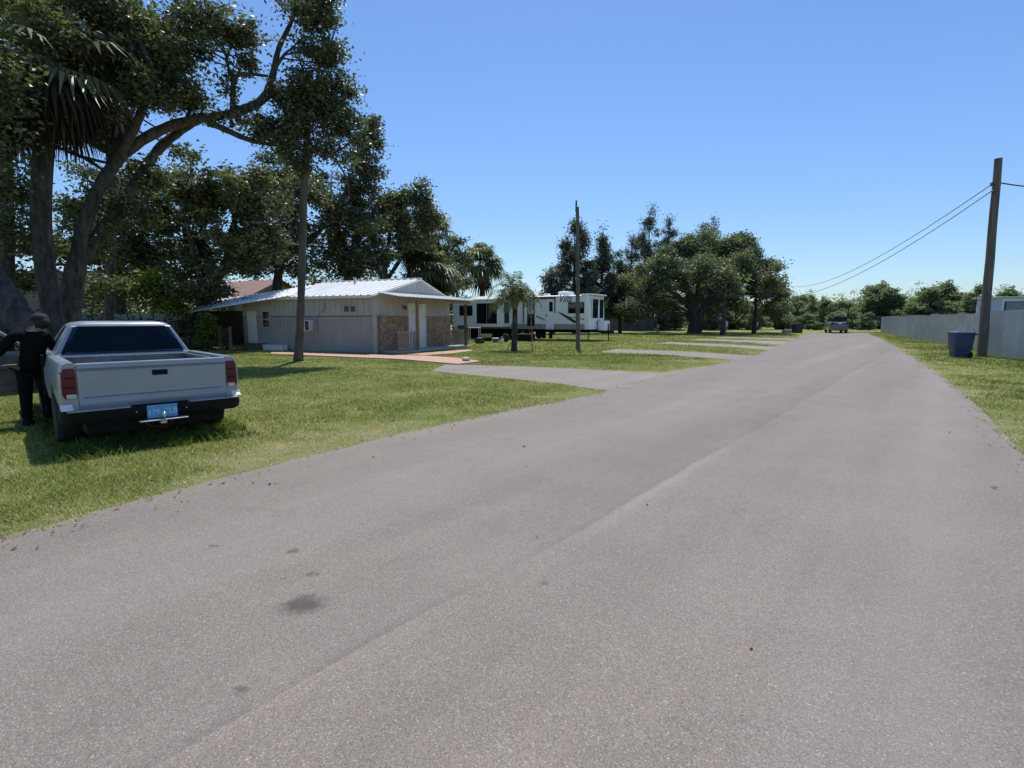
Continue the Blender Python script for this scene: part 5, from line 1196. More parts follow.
# ------------------------------------------------------------------ trees
YB = 17.5
def near_trees():
    # the big arching tree behind the pickup
    base = at(58, 330, YB); base.z = 0
    stems = [
        pstem([(66, 352, YB), (70, 300, YB), (78, 255, YB)], YB, (0.46, 0.34, 0.27)),
        pstem([(76, 268, YB), (84, 225, YB), (102, 182, YB + .3), (128, 150, YB + .8), (170, 126, YB + 1.4), (215, 116, YB + 2), (240, 112, YB + 2.3)], YB, (0.25, 0.205, 0.185, 0.175, 0.16, 0.14, 0.12)),
        pstem([(80, 262, YB), (100, 232, YB + .6), (128, 195, YB + 1.2), (158, 150, YB + 2), (185, 128, YB + 2.6), (205, 118, YB + 3)], YB, (0.20, 0.19, 0.175, 0.16, 0.135, 0.11)),
        pstem([(200, 118, YB + 2), (222, 128, YB + 2.1), (250, 140, YB + 2.4), (280, 146, YB + 2.8)], YB, (0.12, 0.11, 0.09, 0.05)),
        pstem([(236, 113, YB + 2.3), (262, 100, YB + 2.6), (272, 78, YB + 2.7), (279, 48, YB + 3), (292, 20, YB + 3), (300, -10, YB + 3)], YB, (0.17, 0.15, 0.12, 0.09, 0.07, 0.04)),
        pstem([(233, 112, YB + 2.2), (234, 80, YB + 2.1), (246, 74, YB + 2.2), (268, 76, YB + 2.6)], YB, (0.11, 0.08, 0.06, 0.05)),
        pstem([(226, 62, YB + 2), (231, 48, YB + 2), (244, 46, YB + 2)], YB, (0.05, 0.04, 0.03)), pstem([(234, 82, YB + 2.1), (228, 66, YB + 2), (226, 54, YB + 2)], YB, (0.07, 0.05, 0.03)),
        pstem([(274, 70, YB + 2.7), (284, 55, YB + 2.8), (292, 48, YB + 3)], YB, (0.07, 0.05, 0.03)),
        pstem([(262, 100, YB + 2.6), (285, 92, YB + 3), (315, 110, YB + 3.3), (345, 130, YB + 3.5)], YB, (0.10, 0.09, 0.06, 0.03)),
        pstem([(118, 158, YB + .6), (140, 115, YB + .4), (150, 70, YB), (130, 20, YB)], YB, (0.16, 0.13, 0.1, 0.05)),
        pstem([(186, 120, YB + 1.7), (192, 102, YB + 1.7), (180, 92, YB + 1.6)], YB, (0.06, 0.05, 0.03)),
    ]
    B = [pxblob(*a) for a in (
        (70, 25, 90, 42, YB), (40, 10, 60, 30, YB + 1), (100, 55, 50, 36, YB + 1), (120, 10, 60, 24, YB + 1), (30, 100, 40, 40, YB + 1), (85, 100, 40, 30, YB + .8), (150, 30, 52, 34, YB + .4), (120, 75, 42, 36, YB), (150, 95, 20, 24, YB + .5), (190, 18, 34, 20, YB + 1), (205, 46, 18, 18, YB + 1.2), (30, 70, 52, 44, YB - .5), (18, 112, 34, 40, YB),
        (172, 95, 24, 13, YB + 1.5), (192, 103, 16, 8, YB + 1.6), (232, 26, 22, 18, YB + 2), (252, 38, 20, 12, YB + 2.3), (229, 84, 8, 16, YB + 2.1), (244, 66, 12, 9, YB + 2.3),
        (305, 12, 34, 26, YB + 3), (318, 45, 32, 24, YB + 3.2), (335, 78, 22, 24, YB + 3.3), (312, 92, 24, 24, YB + 3.2), (325, 12, 18, 20, YB + 3.2), (283, 92, 16, 16, YB + 3), (298, 112, 26, 20, YB + 3.2), (256, 128, 24, 16, YB + 2.6), (280, 130, 26, 18, YB + 2.8),
        (105, 248, 22, 14, YB + .8), (38, 248, 26, 16, YB + .6), (20, 278, 24, 12, YB + .5), (120, 205, 18, 14, YB + 1), (95, 285, 22, 12, YB + 2), (84, 200, 16, 16, YB + .5), (135, 222, 26, 14, YB + 1.3), (150, 175, 26, 18, YB + 1.9), (350, 92, 8, 12, YB + 3.4), (216, 120, 10, 8, YB + 2))]
    tree('spreading_tree', 'large dark tree with two arching bare limbs over the pickup', base, stems, B, 2000, 36, 0.155, LEAF, 101, 0.20, bark=BARK, lump=8, twig=0.035)
    # hanging vine-like mass of yellow-green foliage low behind the truck
    t = thing('shrub', 'yellow green shrub lit by the sun behind the truck cab', 'shrub', Vector((at(155, 320, 27).x, 27, 0)))
    B = [(c - Vector(t.location), r) for c, r in [pxblob(*a) for a in ((155, 283, 16, 12, 27), (140, 290, 14, 10, 27), (168, 298, 12, 14, 27.3), (110, 287, 22, 9, 27.5), (178, 305, 10, 12, 27))]]
    v, ti = leaf_cloud(B, 150, 26, 0.22, 108, 0.3); raw_mesh('foliage', v, 4, LEAFB, t, ti)
    b = MB(); 
    for i in range(5): b.tube([Vector((-0.9 + i * 0.45, 0, 0)), Vector((-1.2 + i * 0.55, 0, 1.2)), Vector((-1.8 + i * 0.9, 0, 3.0))], (0.05, 0.04, 0.02), 6)
    b.build('stem', BARKD, t)
    for lab, px, py0, Yq, lm, wv in (('small leafy shrub at the left end of the porch deck railing', 207, 322, 26.4, LEAFB, 5), ('dark bushy shrub between the truck cab and the left porch deck', 190, 326, 27.5, LEAF, 13)):
        g_ = at(px, 350, Yq); t = thing('shrub', lab, 'shrub', (g_.x, Yq, 0)); o_ = Vector((g_.x, Yq, 0))
        B2 = [(c - o_, r) for c, r in [pxblob(px, py0, wv, 9, Yq), pxblob(px + 4, py0 + 12, wv, 9, Yq), pxblob(px - 5, py0 + 18, wv, 8, Yq)]]
        v, ti = leaf_cloud(B2, 60, 24, 0.16, 300 + px, 0.16); raw_mesh('foliage', v, 4, lm, t, ti)
        b = MB()
        for i in range(4): b.tube([Vector((-0.15 + i * 0.1, 0, 0)), Vector((-0.3 + i * 0.2, 0, 0.9)), Vector((-0.4 + i * 0.28, 0, 1.7))], (0.03, 0.022, 0.01), 5)
        b.build('stem', BARKD, t)
    # leaning dark trunk at the far left edge
    Y2 = 13.0; base = at(40, 352, Y2); base.z = 0
    st = [pstem([(60, 372, Y2), (35, 342, Y2), (12, 305, Y2 + .2), (-10, 270, Y2 + .5), (-40, 200, Y2 + 1), (-70, 120, Y2 + 1)], Y2, (0.42, 0.36, 0.30, 0.27, 0.22, 0.15))]
    tree('leaning_tree', 'thick dark trunk leaning out of the left edge behind the person', base, st, [pxblob(*a) for a in ((-40, 120, 50, 60, Y2 + 1), (-20, 60, 40, 40, Y2 + 1), (4, 228, 20, 30, Y2 + 3), (14, 190, 26, 30, Y2 + 4))], 260, 30, 0.16, LEAF, 103, 0.3, bark=BARKD)
    # straight trunk standing in the lawn
    g = G(299.5, 361.0); Y3 = g.y; g.z = 0
    st = [pstem([(298.3, 363, Y3), (300.5, 320, Y3), (302.5, 250, Y3), (304, 190, Y3), (307, 140, Y3), (309, 90, Y3)], Y3, (0.19, 0.150, 0.140, 0.135, 0.12, 0.08)),
          pstem([(305, 165, Y3), (320, 140, Y3 + .3), (340, 132, Y3 + .6), (365, 128, Y3 + .8)], Y3, (0.08, 0.06, 0.045, 0.02)), pstem([(304, 185, Y3), (290, 160, Y3 - .3), (272, 150, Y3 - .4)], Y3, (0.06, 0.045, 0.02)),
          pstem([(304, 150, Y3), (325, 150, Y3), (345, 175, Y3), (350, 200, Y3)], Y3, (0.06, 0.05, 0.03, 0.015))]
    tree('straight_tree', 'straight slim brown trunk standing on the lawn before the grey house', g, st, [pxblob(*a) for a in ((315, 125, 30, 18, Y3), (340, 112, 20, 14, Y3 + .4), (290, 150, 24, 16, Y3 - .3), (330, 150, 24, 14, Y3), (300, 95, 22, 18, Y3), (345, 135, 16, 10, Y3 + .4))], 260, 32, 0.15, LEAF, 104, 0.22, lump=6, bark=mat('bark_brown', (0.105, 0.080, 0.062), 0.9, 0, 0.3, 5, 0.8, 16, stretch=(1, 1, 0.3)))
near_trees()

def mid_trees():
    data = [
     ('dense dark oak behind the pickup cab, left of the porch deck', 31, (118, 345), [[(118, 345), (120, 300), (112, 262)], [(113, 275), (140, 240), (165, 205)], [(112, 270), (95, 235), (85, 200)]], (0.36, 0.30, 0.2),
       [(112, 185, 36, 26), (95, 215, 34, 26), (140, 205, 34, 28), (120, 245, 44, 26), (150, 250, 30, 24), (85, 250, 30, 22), (110, 280, 46, 18), (60, 240, 24, 28)], LEAF, 900),
     ('dark oak with crooked limbs rising over the left porch deck', 29.5, (195, 350), [[(193, 352), (197, 320), (206, 292)], [(203, 305), (225, 270), (252, 248), (280, 236)], [(205, 298), (196, 260), (185, 215)], [(225, 272), (232, 235), (240, 195)]], (0.42, 0.34, 0.24, 0.1),
       [(190, 178, 36, 26), (215, 200, 40, 26), (180, 225, 42, 26), (235, 215, 34, 30), (265, 215, 26, 24), (215, 255, 42, 22), (255, 250, 34, 20), (185, 262, 34, 24), (240, 180, 30, 20), (200, 292, 30, 10)], LEAF, 1150),
     ('tall oak behind the grey house, left of the tallest leafy column', 36, (275, 340), [[(275, 340), (277, 290), (282, 250), (290, 205)], [(280, 262), (310, 240), (335, 215)], [(281, 258), (262, 235), (250, 215)]], (0.4, 0.32, 0.22, 0.1),
       [(285, 175, 36, 26), (265, 195, 24, 22), (305, 200, 34, 26), (285, 235, 44, 24), (325, 235, 34, 22), (320, 185, 22, 20), (290, 265, 34, 14), (250, 268, 26, 12), (335, 262, 28, 14)], LEAF, 950),
     ('tall narrow leafy oak column above the white roof', 37, (352, 340), [[(352, 340), (350, 290), (356, 230), (362, 160)], [(353, 262), (340, 235), (330, 215)], [(355, 245), (372, 215), (380, 200)]], (0.38, 0.3, 0.2, 0.06),
       [(365, 132, 16, 17), (366, 158, 21, 18), (354, 178, 20, 17), (372, 182, 17, 15), (362, 205, 22, 15), (342, 205, 18, 18), (350, 232, 34, 18), (378, 225, 18, 16), (348, 262, 28, 14), (375, 258, 22, 14)], LEAF, 800),
     ('broad oak with slanting bare limbs above the gable end', 40, (382, 340), [[(380, 340), (382, 295), (386, 262), (392, 220)], [(372, 300), (395, 268), (412, 240)], [(384, 280), (370, 255), (362, 240)]], (0.3, 0.26, 0.2, 0.08),
       [(398, 200, 20, 14), (416, 200, 18, 14), (388, 222, 24, 16), (425, 215, 16, 14), (410, 232, 24, 16), (432, 232, 12, 16), (395, 250, 22, 10), (372, 238, 16, 14), (420, 256, 16, 8)], LEAF2, 620),
     ('small airy tree between the two cabbage palms behind the trailer', 46, (456, 335), [[(456, 335), (457, 300), (456, 262)], [(457, 285), (448, 262), (446, 250)], [(457, 280), (464, 258), (466, 245)]], (0.14, 0.1, 0.04),
       [(458, 240, 9, 8), (448, 255, 13, 10), (464, 256, 10, 12), (446, 275, 14, 12), (462, 280, 12, 10)], LEAF2, 220),
     ('round bushy tree behind the gable end of the grey house', 43, (440, 338), [[(440, 338), (440, 300), (441, 270)]], (0.2, 0.16, 0.06), [(440, 268, 18, 14), (430, 282, 16, 10), (452, 284, 14, 10)], LEAF2, 200)]
    for i, (lab, Y, bp, stems, rr, bl, lm, n) in enumerate(data):
        base = at(bp[0], bp[1], Y); base.z = 0
        st = []
        for j, s in enumerate(stems):
            q = [(rr[min(k_, len(rr) - 1)]) * (1 if j == 0 else 0.6) for k_ in range(len(s))]; q[-1] *= 0.4
            s2 = pstem([(x, y, Y + (0.5 * k_ * (1 if j % 2 else -1) if j else 0)) for k_, (x, y) in enumerate(s)], Y, q)
            if j == 0: s2[0].z = -0.1
            st.append(s2)
        B = []
        gg = random.Random(i)
        for q in bl: B.append(pxblob(q[0], q[1], q[2], q[3], Y + gg.uniform(-1.6, 1.6)))
        tree('oak_tree', lab, base, st, B, int(n * 0.85), 34, 0.22, lm, 120 + i, 0.26, group='oaks behind the house', bark=BARK, lump=7, twig=0.055)
mid_trees()

# ------------------------------------------------------------------ palms
def fan_palm(label, base, top, r, crown_r, n_f, seed, skirt=0, group=None, name='cabbage_palm', lm=None, bend=0.0):
    base = Vector((base.x, base.y, 0)); t = thing(name, label, 'palm', base, 0, group); g = np.random.default_rng(seed)
    rel = Vector(top) - base
    mid = rel * 0.5 + Vector((g.normal(0, 0.12) + bend, 0, 0))
    b = MB(); b.tube([Vector(p[:3]) for p in spline([(0, 0, -0.1, 0), tuple(mid) + (0,), tuple(rel) + (0,)], 6)], [r * 1.15, r] + [r * 0.95] * 11, 10); b.build('trunk', BARKD if lm else BARK, t, smooth=True)
    def fronds(n, el_rng, droop, length, name, mt):
        V = []; T_ = []
        for i in range(n):
            az = g.uniform(0, 2 * PI); el = g.uniform(*el_rng); d = np.array([math.cos(az) * math.cos(el), math.sin(az) * math.cos(el), math.sin(el)])
            L = length * g.uniform(0.8, 1.15); hub = np.array(rel) + d * L * 0.5 + np.array([0, 0, -droop * 0.12 * L]); side = np.cross(d, [0, 0, 1.0]); side /= np.linalg.norm(side) + 1e-6; up_ = np.cross(side, d)
            tc = g.uniform(0.1, 0.9)
            w_ = 0.015; p0 = np.array(rel); V += [p0 - side * w_, p0 + side * w_, hub + side * w_, hub - side * w_]; T_ += [tc] * 4
            for a in np.linspace(-1.9, 1.9, 15):
                bd = d * math.cos(a) + side * math.sin(a); bl_ = L * 0.62 * (0.75 + 0.25 * math.cos(a)); p1 = hub + bd * bl_ * 0.55 + up_ * 0.05; p2 = hub + bd * bl_ + np.array([0, 0, -bl_ * (0.32 + 0.35 * droop)]); wd = np.cross(bd, up_) * bl_ * 0.06
                V += [hub, p1 - wd, p2, p1 + wd]; T_ += [np.clip(tc + g.normal(0, 0.12), 0, 1)] * 4
        raw_mesh(name, np.array(V), 4, mt, t, np.array(T_))
    fronds(n_f, (-0.5, 1.4), 0.5, crown_r, 'fronds', lm or LEAF2)
    if skirt: fronds(skirt, (-1.45, -0.7), 1.2, crown_r * 0.85, 'dead_fronds', leaf_mat('dead_frond', (0.022, 0.017, 0.012), (0.085, 0.064, 0.045), 0.15, 0.8, 0.1))
    return t
PG_ = 'cabbage palms behind the house'
fan_palm('cabbage palm behind the round bushy tree above the gable end', at(433, 338, 44), at(432, 232, 44), 0.2, 2.0, 54, 201, 10, PG_)
fan_palm('cabbage palm rising above the left end of the trailer', at(479, 336, 52), at(480, 265, 52), 0.2, 2.5, 80, 202, 8, PG_)
fan_palm('short cabbage palm with full crown just right of the roof ridge', at(428, 338, 41), at(428, 270, 41), 0.2, 2.3, 70, 203, 8, PG_)
fan_palm('cabbage palm with slanted trunk over the middle of the white roof', at(404, 338, 41), at(410, 243, 41), 0.18, 1.6, 30, 204, 8, PG_)
fan_palm('tall palm trunk with a dead frond skirt among the arching tree limbs', at(60, 350, 16.2), at(52, 62, 16.2), 0.27, 2.0, 26, 205, 40, None, lm=LEAF, bend=-0.45)
fan_palm('palm trunk cut by the left edge of the view with a dark skirt', at(4, 350, 17), at(2, 88, 17), 0.2, 1.6, 22, 206, 34, None, lm=LEAF)
fan_palm('palm skirt hanging dark between the arching limbs and the tall palm', at(108, 350, 24), at(111, 92, 24), 0.2, 1.9, 16, 207, 34, None, lm=LEAF)

def queen_palm():
    g0 = G(514.3, 351.0); Y = g0.y; base = Vector((g0.x, g0.y, 0)); top = at(515, 300, Y) - base
    t = thing('queen_palm', 'small feathery palm held by stakes in front of the trailer', 'palm', base); g = np.random.default_rng(301)
    b = MB(); b.tube([Vector((0, 0, -0.1)), Vector((-0.01, 0, 0.15)), Vector((0.03, 0, 1.1)), top], (0.20, 0.16, 0.14, 0.12), 10); b.build('trunk', BARKD, t, smooth=True)
    V = []; T_ = []
    for i in range(34):
        az = g.uniform(0, 2 * PI) if i > 5 else i; el = g.uniform(0.85, 1.5) if i % 3 else g.uniform(0.4, 0.9); L = g.uniform(1.2, 2.0); tc = g.uniform(0.2, 0.9)
        p = np.array(top); d = np.array([math.cos(az) * math.cos(el), math.sin(az) * math.cos(el), math.sin(el)]); n = 16
        for j in range(n):
            side = np.cross(d, [0, 0, 1.0]); side /= np.linalg.norm(side) + 1e-6; q = p + d * L / n; w_ = 0.014
            V += [p - side * w_, p + side * w_, q + side * w_, q - side * w_]; T_ += [tc] * 4
            if j > 1:
                for s in (-1, 1):
                    for kk in (0.3, 0.8):
                        r0 = p + (q - p) * kk; ll = 0.42 * math.sin(PI * min(1, (j + 1.5) / (n + 1))) ** 0.6 + 0.08
                        e = r0 + (side * s * 0.75 + d * 0.45 + np.array([g.normal(0, .15), g.normal(0, .15), -0.45 + g.normal(0, .2)])) * ll; mdl = (r0 + e) / 2 + np.array([0, 0, 0.03]); wv = d * 0.022
                        V += [r0, mdl - wv, e, mdl + wv]; T_ += [np.clip(tc + g.normal(0, .15), 0, 1)] * 4
            p = q; d = d + np.array([0, 0, -0.11 - 0.012 * j]); d /= np.linalg.norm(d)
    raw_mesh('fronds', np.array(V), 4, leaf_mat('leaf_queen_palm', (0.045, 0.065, 0.02), (0.16, 0.19, 0.07), 0.35, 0.5), t, np.array(T_))
    b = MB(); b.lathe([(0.12, -0.2), (0.20, 0.1), (0.22, 0.5), (0.12, 1.0)], (top.x, top.y, top.z - 0.3), 'z', 10); b.build('boot_sheath', mat('palm_sheath', (0.14, 0.14, 0.07), 0.8, 0, 0.2, 8, 0.4), t, smooth=True)
    for dx in (-0.3,):
        b = MB(); b.bar((dx - 0.1, -0.2, 0), (dx + 0.1, -0.05, 0.42), 0.04); b.build('stake', GREYW, t)
    b = MB(); b.tube([(0.95, 0.1, 0), (0.92, 0.1, 0.8), (0.86, 0.12, 1.9)], (0.03, 0.025, 0.012), 6); b.tube([(0.92, 0.1, 0.7), (0.6, 0.1, 1.5)], (0.015, 0.008), 5); b.build('stake', GREYW, t)
queen_palm()

# ------------------------------------------------------------------ far trees
def pine(label, px, top, Y, wpx, seed, lean=0.0, dens=1.0):
    base = at(px, 334, Y); base.z = 0; tp = at(px + lean, top, Y); H_ = tp.z; kx = Y / F; g = random.Random(seed)
    st = [[V4(base + Vector((0, 0, -0.2)), 0.26), V4(base.lerp(Vector((tp.x, Y, H_ * 0.5)), 1), 0.18), V4(Vector((tp.x, Y, H_)), 0.03)]]
    B = []; n = 13
    for i in range(n):
        f = i / (n - 1); z = H_ * (0.22 + 0.78 * f); wv = wpx * kx * (1 - f) ** 0.55 * g.uniform(0.65, 1.1) + 0.45
        a = g.uniform(0, 2 * PI); ce = Vector((base.x + (tp.x - base.x) * (0.22 + 0.78 * f), Y, z)) + Vector((math.cos(a), math.sin(a), 0)) * wv * 0.55
        B.append((ce, (wv * 0.62, wv * 0.62, H_ * 0.065 + 0.3)))
        if f < 0.9:
            a2 = a + PI * g.uniform(0.7, 1.3); c2 = Vector((base.x + (tp.x - base.x) * f, Y, z - 0.3)) + Vector((math.cos(a2), math.sin(a2), 0)) * wv * 0.7; B.append((c2, (wv * 0.4, wv * 0.4, H_ * 0.05 + 0.2)))
            st.append([V4(Vector((tp.x * f + base.x * (1 - f), Y, z - 0.8)), 0.05), V4(Vector((tp.x * f + base.x * (1 - f), Y, z - 0.8)).lerp(ce, 0.5), 0.04), V4(ce, 0.015)])
    return tree('pine_tree', label, base, st, B, int(620 * dens), 30, 0.34, LEAFP, seed, 0.36, group='tall pines behind the trailer', bark=BARKD, elong=3.2, droop=0.35, lump=3)
pine('full feathery pine directly behind the slim bare pole', 574, 226, 62, 26, 401, 1, 1.5)
pine('pointed pine just right of the slim bare pole', 603, 236, 64, 13, 402, 0, 0.9)
pine('short loose pine between the pointed pine and the oak', 620, 258, 66, 12, 403, 0, 0.7)
pine('low feathery pine left of the slim bare pole', 553, 272, 60, 12, 404, -1, 0.5)
pine('tallest pine rising above the left shoulder of the big oak', 648, 213, 82, 17, 405, 2, 1.1)
pine('slim pine close to the right of the tallest pine', 668, 219, 84, 11, 406, 1, 0.7)
pine('thin pine showing above the centre of the big oak', 703, 221, 86, 8, 407, 0, 0.6)
pine('thin pine tip right of centre above the big oak', 714, 222, 88, 8, 408, 0, 0.6)
pine('ragged pine left of the tallest pine', 634, 240, 80, 13, 409, -2, 0.7)

def big_oak():
    Y = 62.0; base = at(695, 334, Y); base.z = 0; k_ = Y / F
    st = [pstem([(694, 335), (694, 322), (692, 305), (685, 282), (672, 262)], Y, (0.95, 0.62, 0.5, 0.35, 0.15)), pstem([(697, 332), (700, 315), (712, 296), (730, 278), (748, 262)], Y, (0.6, 0.48, 0.36, 0.28, 0.12)),
          pstem([(694, 315), (698, 290), (700, 265), (702, 245)], Y, (0.4, 0.3, 0.22, 0.1)), pstem([(692, 310, Y), (676, 295, Y - 1.5), (655, 285, Y - 2)], Y, (0.35, 0.25, 0.1)), pstem([(704, 306, Y), (728, 297, Y - 1.5), (755, 292, Y - 2)], Y, (0.3, 0.22, 0.08))]
    gg = random.Random(5); B = []
    for (x, y, rx, ry) in ((700, 246, 20, 12), (682, 248, 16, 12), (720, 244, 17, 11), (738, 246, 16, 11), (752, 258, 16, 12), (764, 266, 14, 12), (772, 280, 13, 13), (776, 296, 11, 11), (758, 285, 18, 14), (738, 270, 20, 14), (715, 262, 22, 14), (690, 268, 22, 14), (668, 258, 16, 12), (655, 270, 17, 12), (642, 282, 17, 13), (634, 297, 14, 13), (655, 292, 18, 12), (672, 280, 20, 12), (640, 310, 12, 8), (768, 308, 14, 7), (728, 254, 16, 12), (745, 264, 16, 12), (735, 244, 14, 10), (722, 272, 14, 10), (660, 304, 18, 9), (738, 303, 18, 9), (688, 299, 16, 7), (713, 301, 16, 7), (625, 308, 12, 9), (780, 310, 10, 8), (705, 285, 18, 9), (730, 290, 18, 8)):
        B.append(pxblob(x, y, rx, ry, Y + (gg.uniform(5, 8) if y > 283 and 650 < x < 760 else gg.uniform(-4, 4)), rx * k_ * 1.3))
    tree('oak_tree', 'huge round oak standing alone beyond the driveways', base, st, B, 3700, 34, 0.27, LEAFO, 500, 0.36, bark=BARKD, lump=7, twig=0.09)
big_oak()
def slim(label, px, py, Y, seed):
    g = at(px, py, Y); g.z = 0
    st = [[V4(g + Vector((0, 0, -0.1)), 0.26), V4(g + Vector((0.1, 0, 2)), 0.2), V4(g + Vector((0.0, 0, 5.5)), 0.08)]]
    tree('slim_tree', label, g, st, [(g + Vector((0, 0, 5.8)), (1.6, 1.6, 1.3)), (g + Vector((0.8, 0.4, 4.8)), (1.2, 1.2, 0.9))], 90, 24, 0.36, LEAFO, seed, 0.4, bark=BARKD)
slim('slim dark trunk right of the huge oak beside a grey service post', 722, 335.5, 55, 521)
slim('slim dark trunk under the right edge of the huge oak', 753.5, 333, 62, 522)

# prototypes for the far tree line, copied with their own place, turn and size
def proto(seed, W, H_, n, mt, label, size=0.32):
    g = random.Random(seed); t = thing('boundary_tree', label, 'tree', (0, 0, 0), 0, 'trees along the far boundary')
    st = [[V4((0, 0, -0.2), 0.22), V4((0.1, 0, H_ * 0.35), 0.17), V4((0, 0, H_ * 0.8), 0.05)]]
    for i in range(4): a = g.uniform(0, 6.28); st.append([V4((0.05, 0, H_ * 0.3), 0.1), V4((math.cos(a) * W * 0.2, math.sin(a) * W * 0.2, H_ * 0.5), 0.07), V4((math.cos(a) * W * 0.4, math.sin(a) * W * 0.4, H_ * 0.68), 0.03)])
    limbs(st, 'trunk', BARKD, t, Vector((0, 0, 0)))
    B = []
    for i in range(14): a = g.uniform(0, 6.28); r = g.uniform(0.05, 0.40) * W; z = g.uniform(0.08, 0.86) * H_; q = g.uniform(0.09, 0.2); B.append((Vector((math.cos(a) * r, math.sin(a) * r, z + (0.08 * H_ if i % 4 == 0 and z > 0.5 * H_ else 0))), (W * q, W * q, H_ * q * 0.8)))
    v, ti = leaf_cloud(B, int(n * 1.3), 34, size, seed, 0.24, lump=9, flat=0.1); raw_mesh('crown', v, 4, mt, t, ti); return t
PR = []
FG = 'trees along the far boundary'
far = [  # px, top px, depth, proto, width scale, label
 (612, 296, 86, 0, 1.0, 'low dark tree by the trailer hitch under the pines'), (630, 300, 88, 1, 1.1, 'low dark tree behind the board fence left of the oak trunk'),
 (652, 296, 84, 2, 1.1, 'dark tree in shade left of the oak trunk'), (675, 292, 86, 0, 1.0, 'dark tree in shade directly left behind the oak trunk'), (712, 294, 84, 1, 1.1, 'dark tree in shade directly right behind the oak trunk'),
 (735, 298, 86, 2, 1.0, 'dark tree in shade between the two slim trunks'), (757, 300, 82, 0, 1.0, 'dark tree in shade beneath the right side of the oak'), (778, 298, 88, 1, 1.0, 'green tree at the right foot of the oak beside the dark bin'),
 (796, 291, 96, 2, 1.1, 'pale green tree above the small dark bin'), (812, 294, 98, 0, 1.2, 'tree closing the far end of the road left of the vehicle'), (828, 299, 92, 1, 1.2, 'bush-like tree directly behind the far vehicle'),
 (846, 297, 90, 2, 1.1, 'bushy tree just right of the far vehicle'), (864, 285, 96, 0, 1.0, 'open-crowned tree left of the right fence end'), (880, 284, 92, 1, 1.1, 'airy tree rising at the left end of the metal fence'),
 (898, 288, 90, 2, 1.1, 'tree behind the left third of the metal fence'), (915, 287, 88, 0, 1.1, 'tree behind the metal fence left of the blue bin'), (934, 284, 86, 1, 1.1, 'full tree behind the metal fence just left above the blue bin'),
 (953, 286, 84, 2, 1.1, 'full tree behind the metal fence directly above the blue bin'), (972, 284, 82, 0, 1.1, 'tree behind the metal fence just left of the leaning pole'), (996, 290, 80, 1, 1.2, 'tree behind the camper just right of the leaning pole'),
 (1020, 289, 78, 2, 1.2, 'tree behind the camper at the right edge'), (596, 300, 80, 2, 1.0, 'low tree behind the front end of the trailer'), (535, 296, 74, 0, 1.0, 'low tree behind the middle of the trailer roof'), (500, 292, 66, 1, 0.9, 'green tree behind the feathery palm'),
 (836, 312, 80, 1, 1.5, 'low thicket closing the road behind the far vehicle'), (868, 312, 82, 0, 1.4, 'low thicket between the far vehicle and the fence end'), (808, 312, 84, 2, 1.4, 'low thicket right of the small dark bin')]
for i, (px, top, Y, pi, ws, lab) in enumerate(far):
    z = at(px, top, Y).z; sc = z / 7.0
    if i < 3:
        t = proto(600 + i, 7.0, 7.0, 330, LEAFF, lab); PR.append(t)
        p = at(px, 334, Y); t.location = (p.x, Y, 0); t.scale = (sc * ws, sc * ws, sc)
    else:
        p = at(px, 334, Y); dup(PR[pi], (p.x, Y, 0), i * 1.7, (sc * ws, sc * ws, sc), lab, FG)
# a farther mass of woodland that closes the horizon
B = [(Vector((x, 125 + 12 * math.sin(x * 0.13), 2.8 + 1.2 * math.sin(x * 0.37))), (5.5, 4, 3.2)) for x in range(-110, 170, 6)]
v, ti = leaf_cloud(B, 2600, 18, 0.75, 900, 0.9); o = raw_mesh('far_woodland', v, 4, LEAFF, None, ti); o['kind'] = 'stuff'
B = [(Vector((x, 52 - 0.05 * x + 3 * math.sin(x * 0.5), 3.2 + 1.2 * math.sin(x * 0.9))), (3.0, 2.5, 3.2)) for x in range(-70, -6, 3)]
v, ti = leaf_cloud(B, 1100, 22, 0.42, 901, 0.6); o = raw_mesh('rear_thicket', v, 4, LEAF, None, ti); o['kind'] = 'stuff'

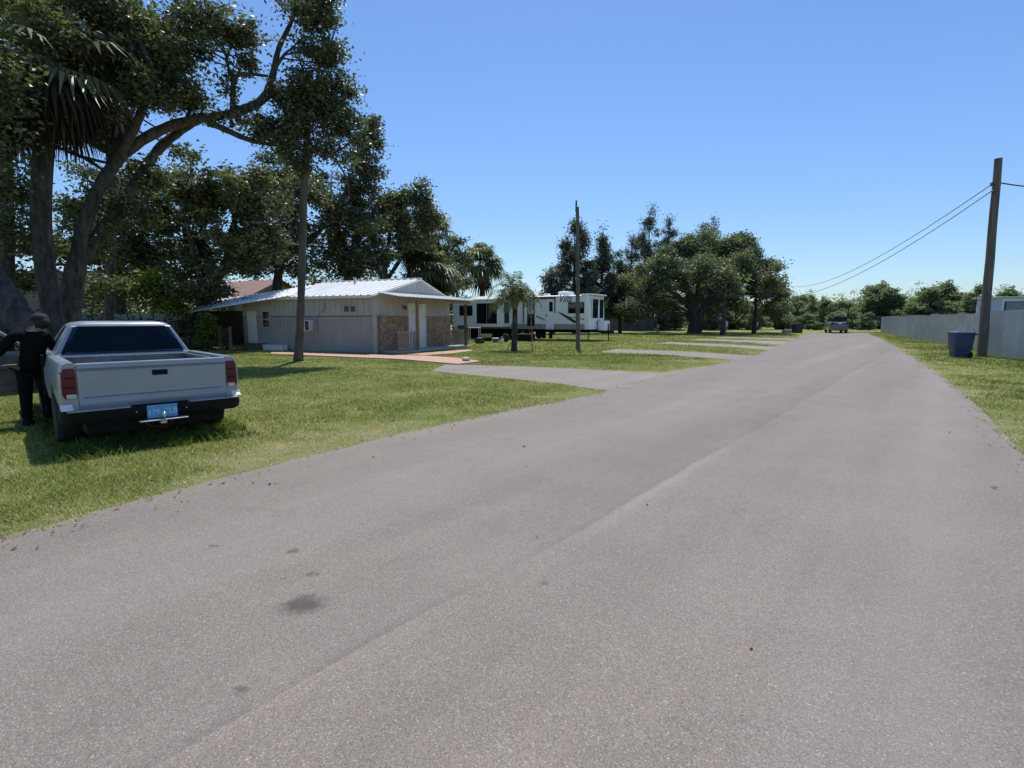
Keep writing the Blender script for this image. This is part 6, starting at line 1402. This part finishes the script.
def px_mass(x0, x1, Y, zc, rz, step, n, mt, seed, name, leaf=0.4):
    B = []
    for px in range(x0, x1, step):
        c = at(px, 330, Y + 3 * math.sin(px * 0.7)); B.append((Vector((c.x, c.y, zc * (0.85 + 0.3 * math.sin(px * 1.3)))), (2.2, 1.6, rz)))
    v, ti = leaf_cloud(B, n, 26, leaf, seed, 0.4); o = raw_mesh(name, v, 4, mt, None, ti); o['kind'] = 'stuff'
px_mass(598, 792, 92, 1.9, 1.9, 9, 620, LEAFO, 910, 'undergrowth')
px_mass(786, 900, 100, 2.0, 2.0, 9, 420, LEAFF, 911, 'undergrowth')
px_mass(-10, 205, 31.5, 1.2, 1.1, 14, 330, LEAF, 912, 'low_shrubbery', 0.22)

# fallen leaves and bits of straw along the edges and on the road
def litter():
    g = np.random.default_rng(71); P = []
    for line, n in ((LP[1:12], 420), (RP[4:9], 120)):
        for _ in range(n):
            i = g.integers(0, len(line) - 1); p = line[i].lerp(line[i + 1], g.uniform()); P.append((p.x + g.normal(0, 0.28), p.y + g.normal(0, 0.28), 0.02))
    for _ in range(55):
        y = g.uniform(2.2, 15); P.append((y * g.uniform(-0.5, 0.75), y, 0.02))
    P = np.array(P); n = len(P); a = g.uniform(0, 2 * PI, n); u = np.stack([np.cos(a), np.sin(a), g.normal(0, 0.25, n)], 1); w_ = np.stack([-np.sin(a), np.cos(a), g.normal(0, 0.4, n)], 1)
    L = g.uniform(0.010, 0.032, n)[:, None]; W = L * g.uniform(0.12, 0.5, (n, 1)); up = np.array([[0, 0, 0.004]])
    v = np.stack([P - u * L, P + w_ * W + up, P + u * L + up * 2, P - w_ * W + up], 1).reshape(-1, 3)
    o = raw_mesh('leaf_litter', v, 4, leaf_mat('dry_leaf', (0.05, 0.032, 0.02), (0.30, 0.22, 0.12), 0.1, 0.8, 0.2), None, np.repeat(np.clip(g.normal(0.5, 0.3, n), 0, 1), 4)); o['kind'] = 'stuff'
litter()
px_mass(-40, 215, 37, 2.6, 2.4, 14, 520, LEAF, 913, 'low_shrubbery', 0.26)

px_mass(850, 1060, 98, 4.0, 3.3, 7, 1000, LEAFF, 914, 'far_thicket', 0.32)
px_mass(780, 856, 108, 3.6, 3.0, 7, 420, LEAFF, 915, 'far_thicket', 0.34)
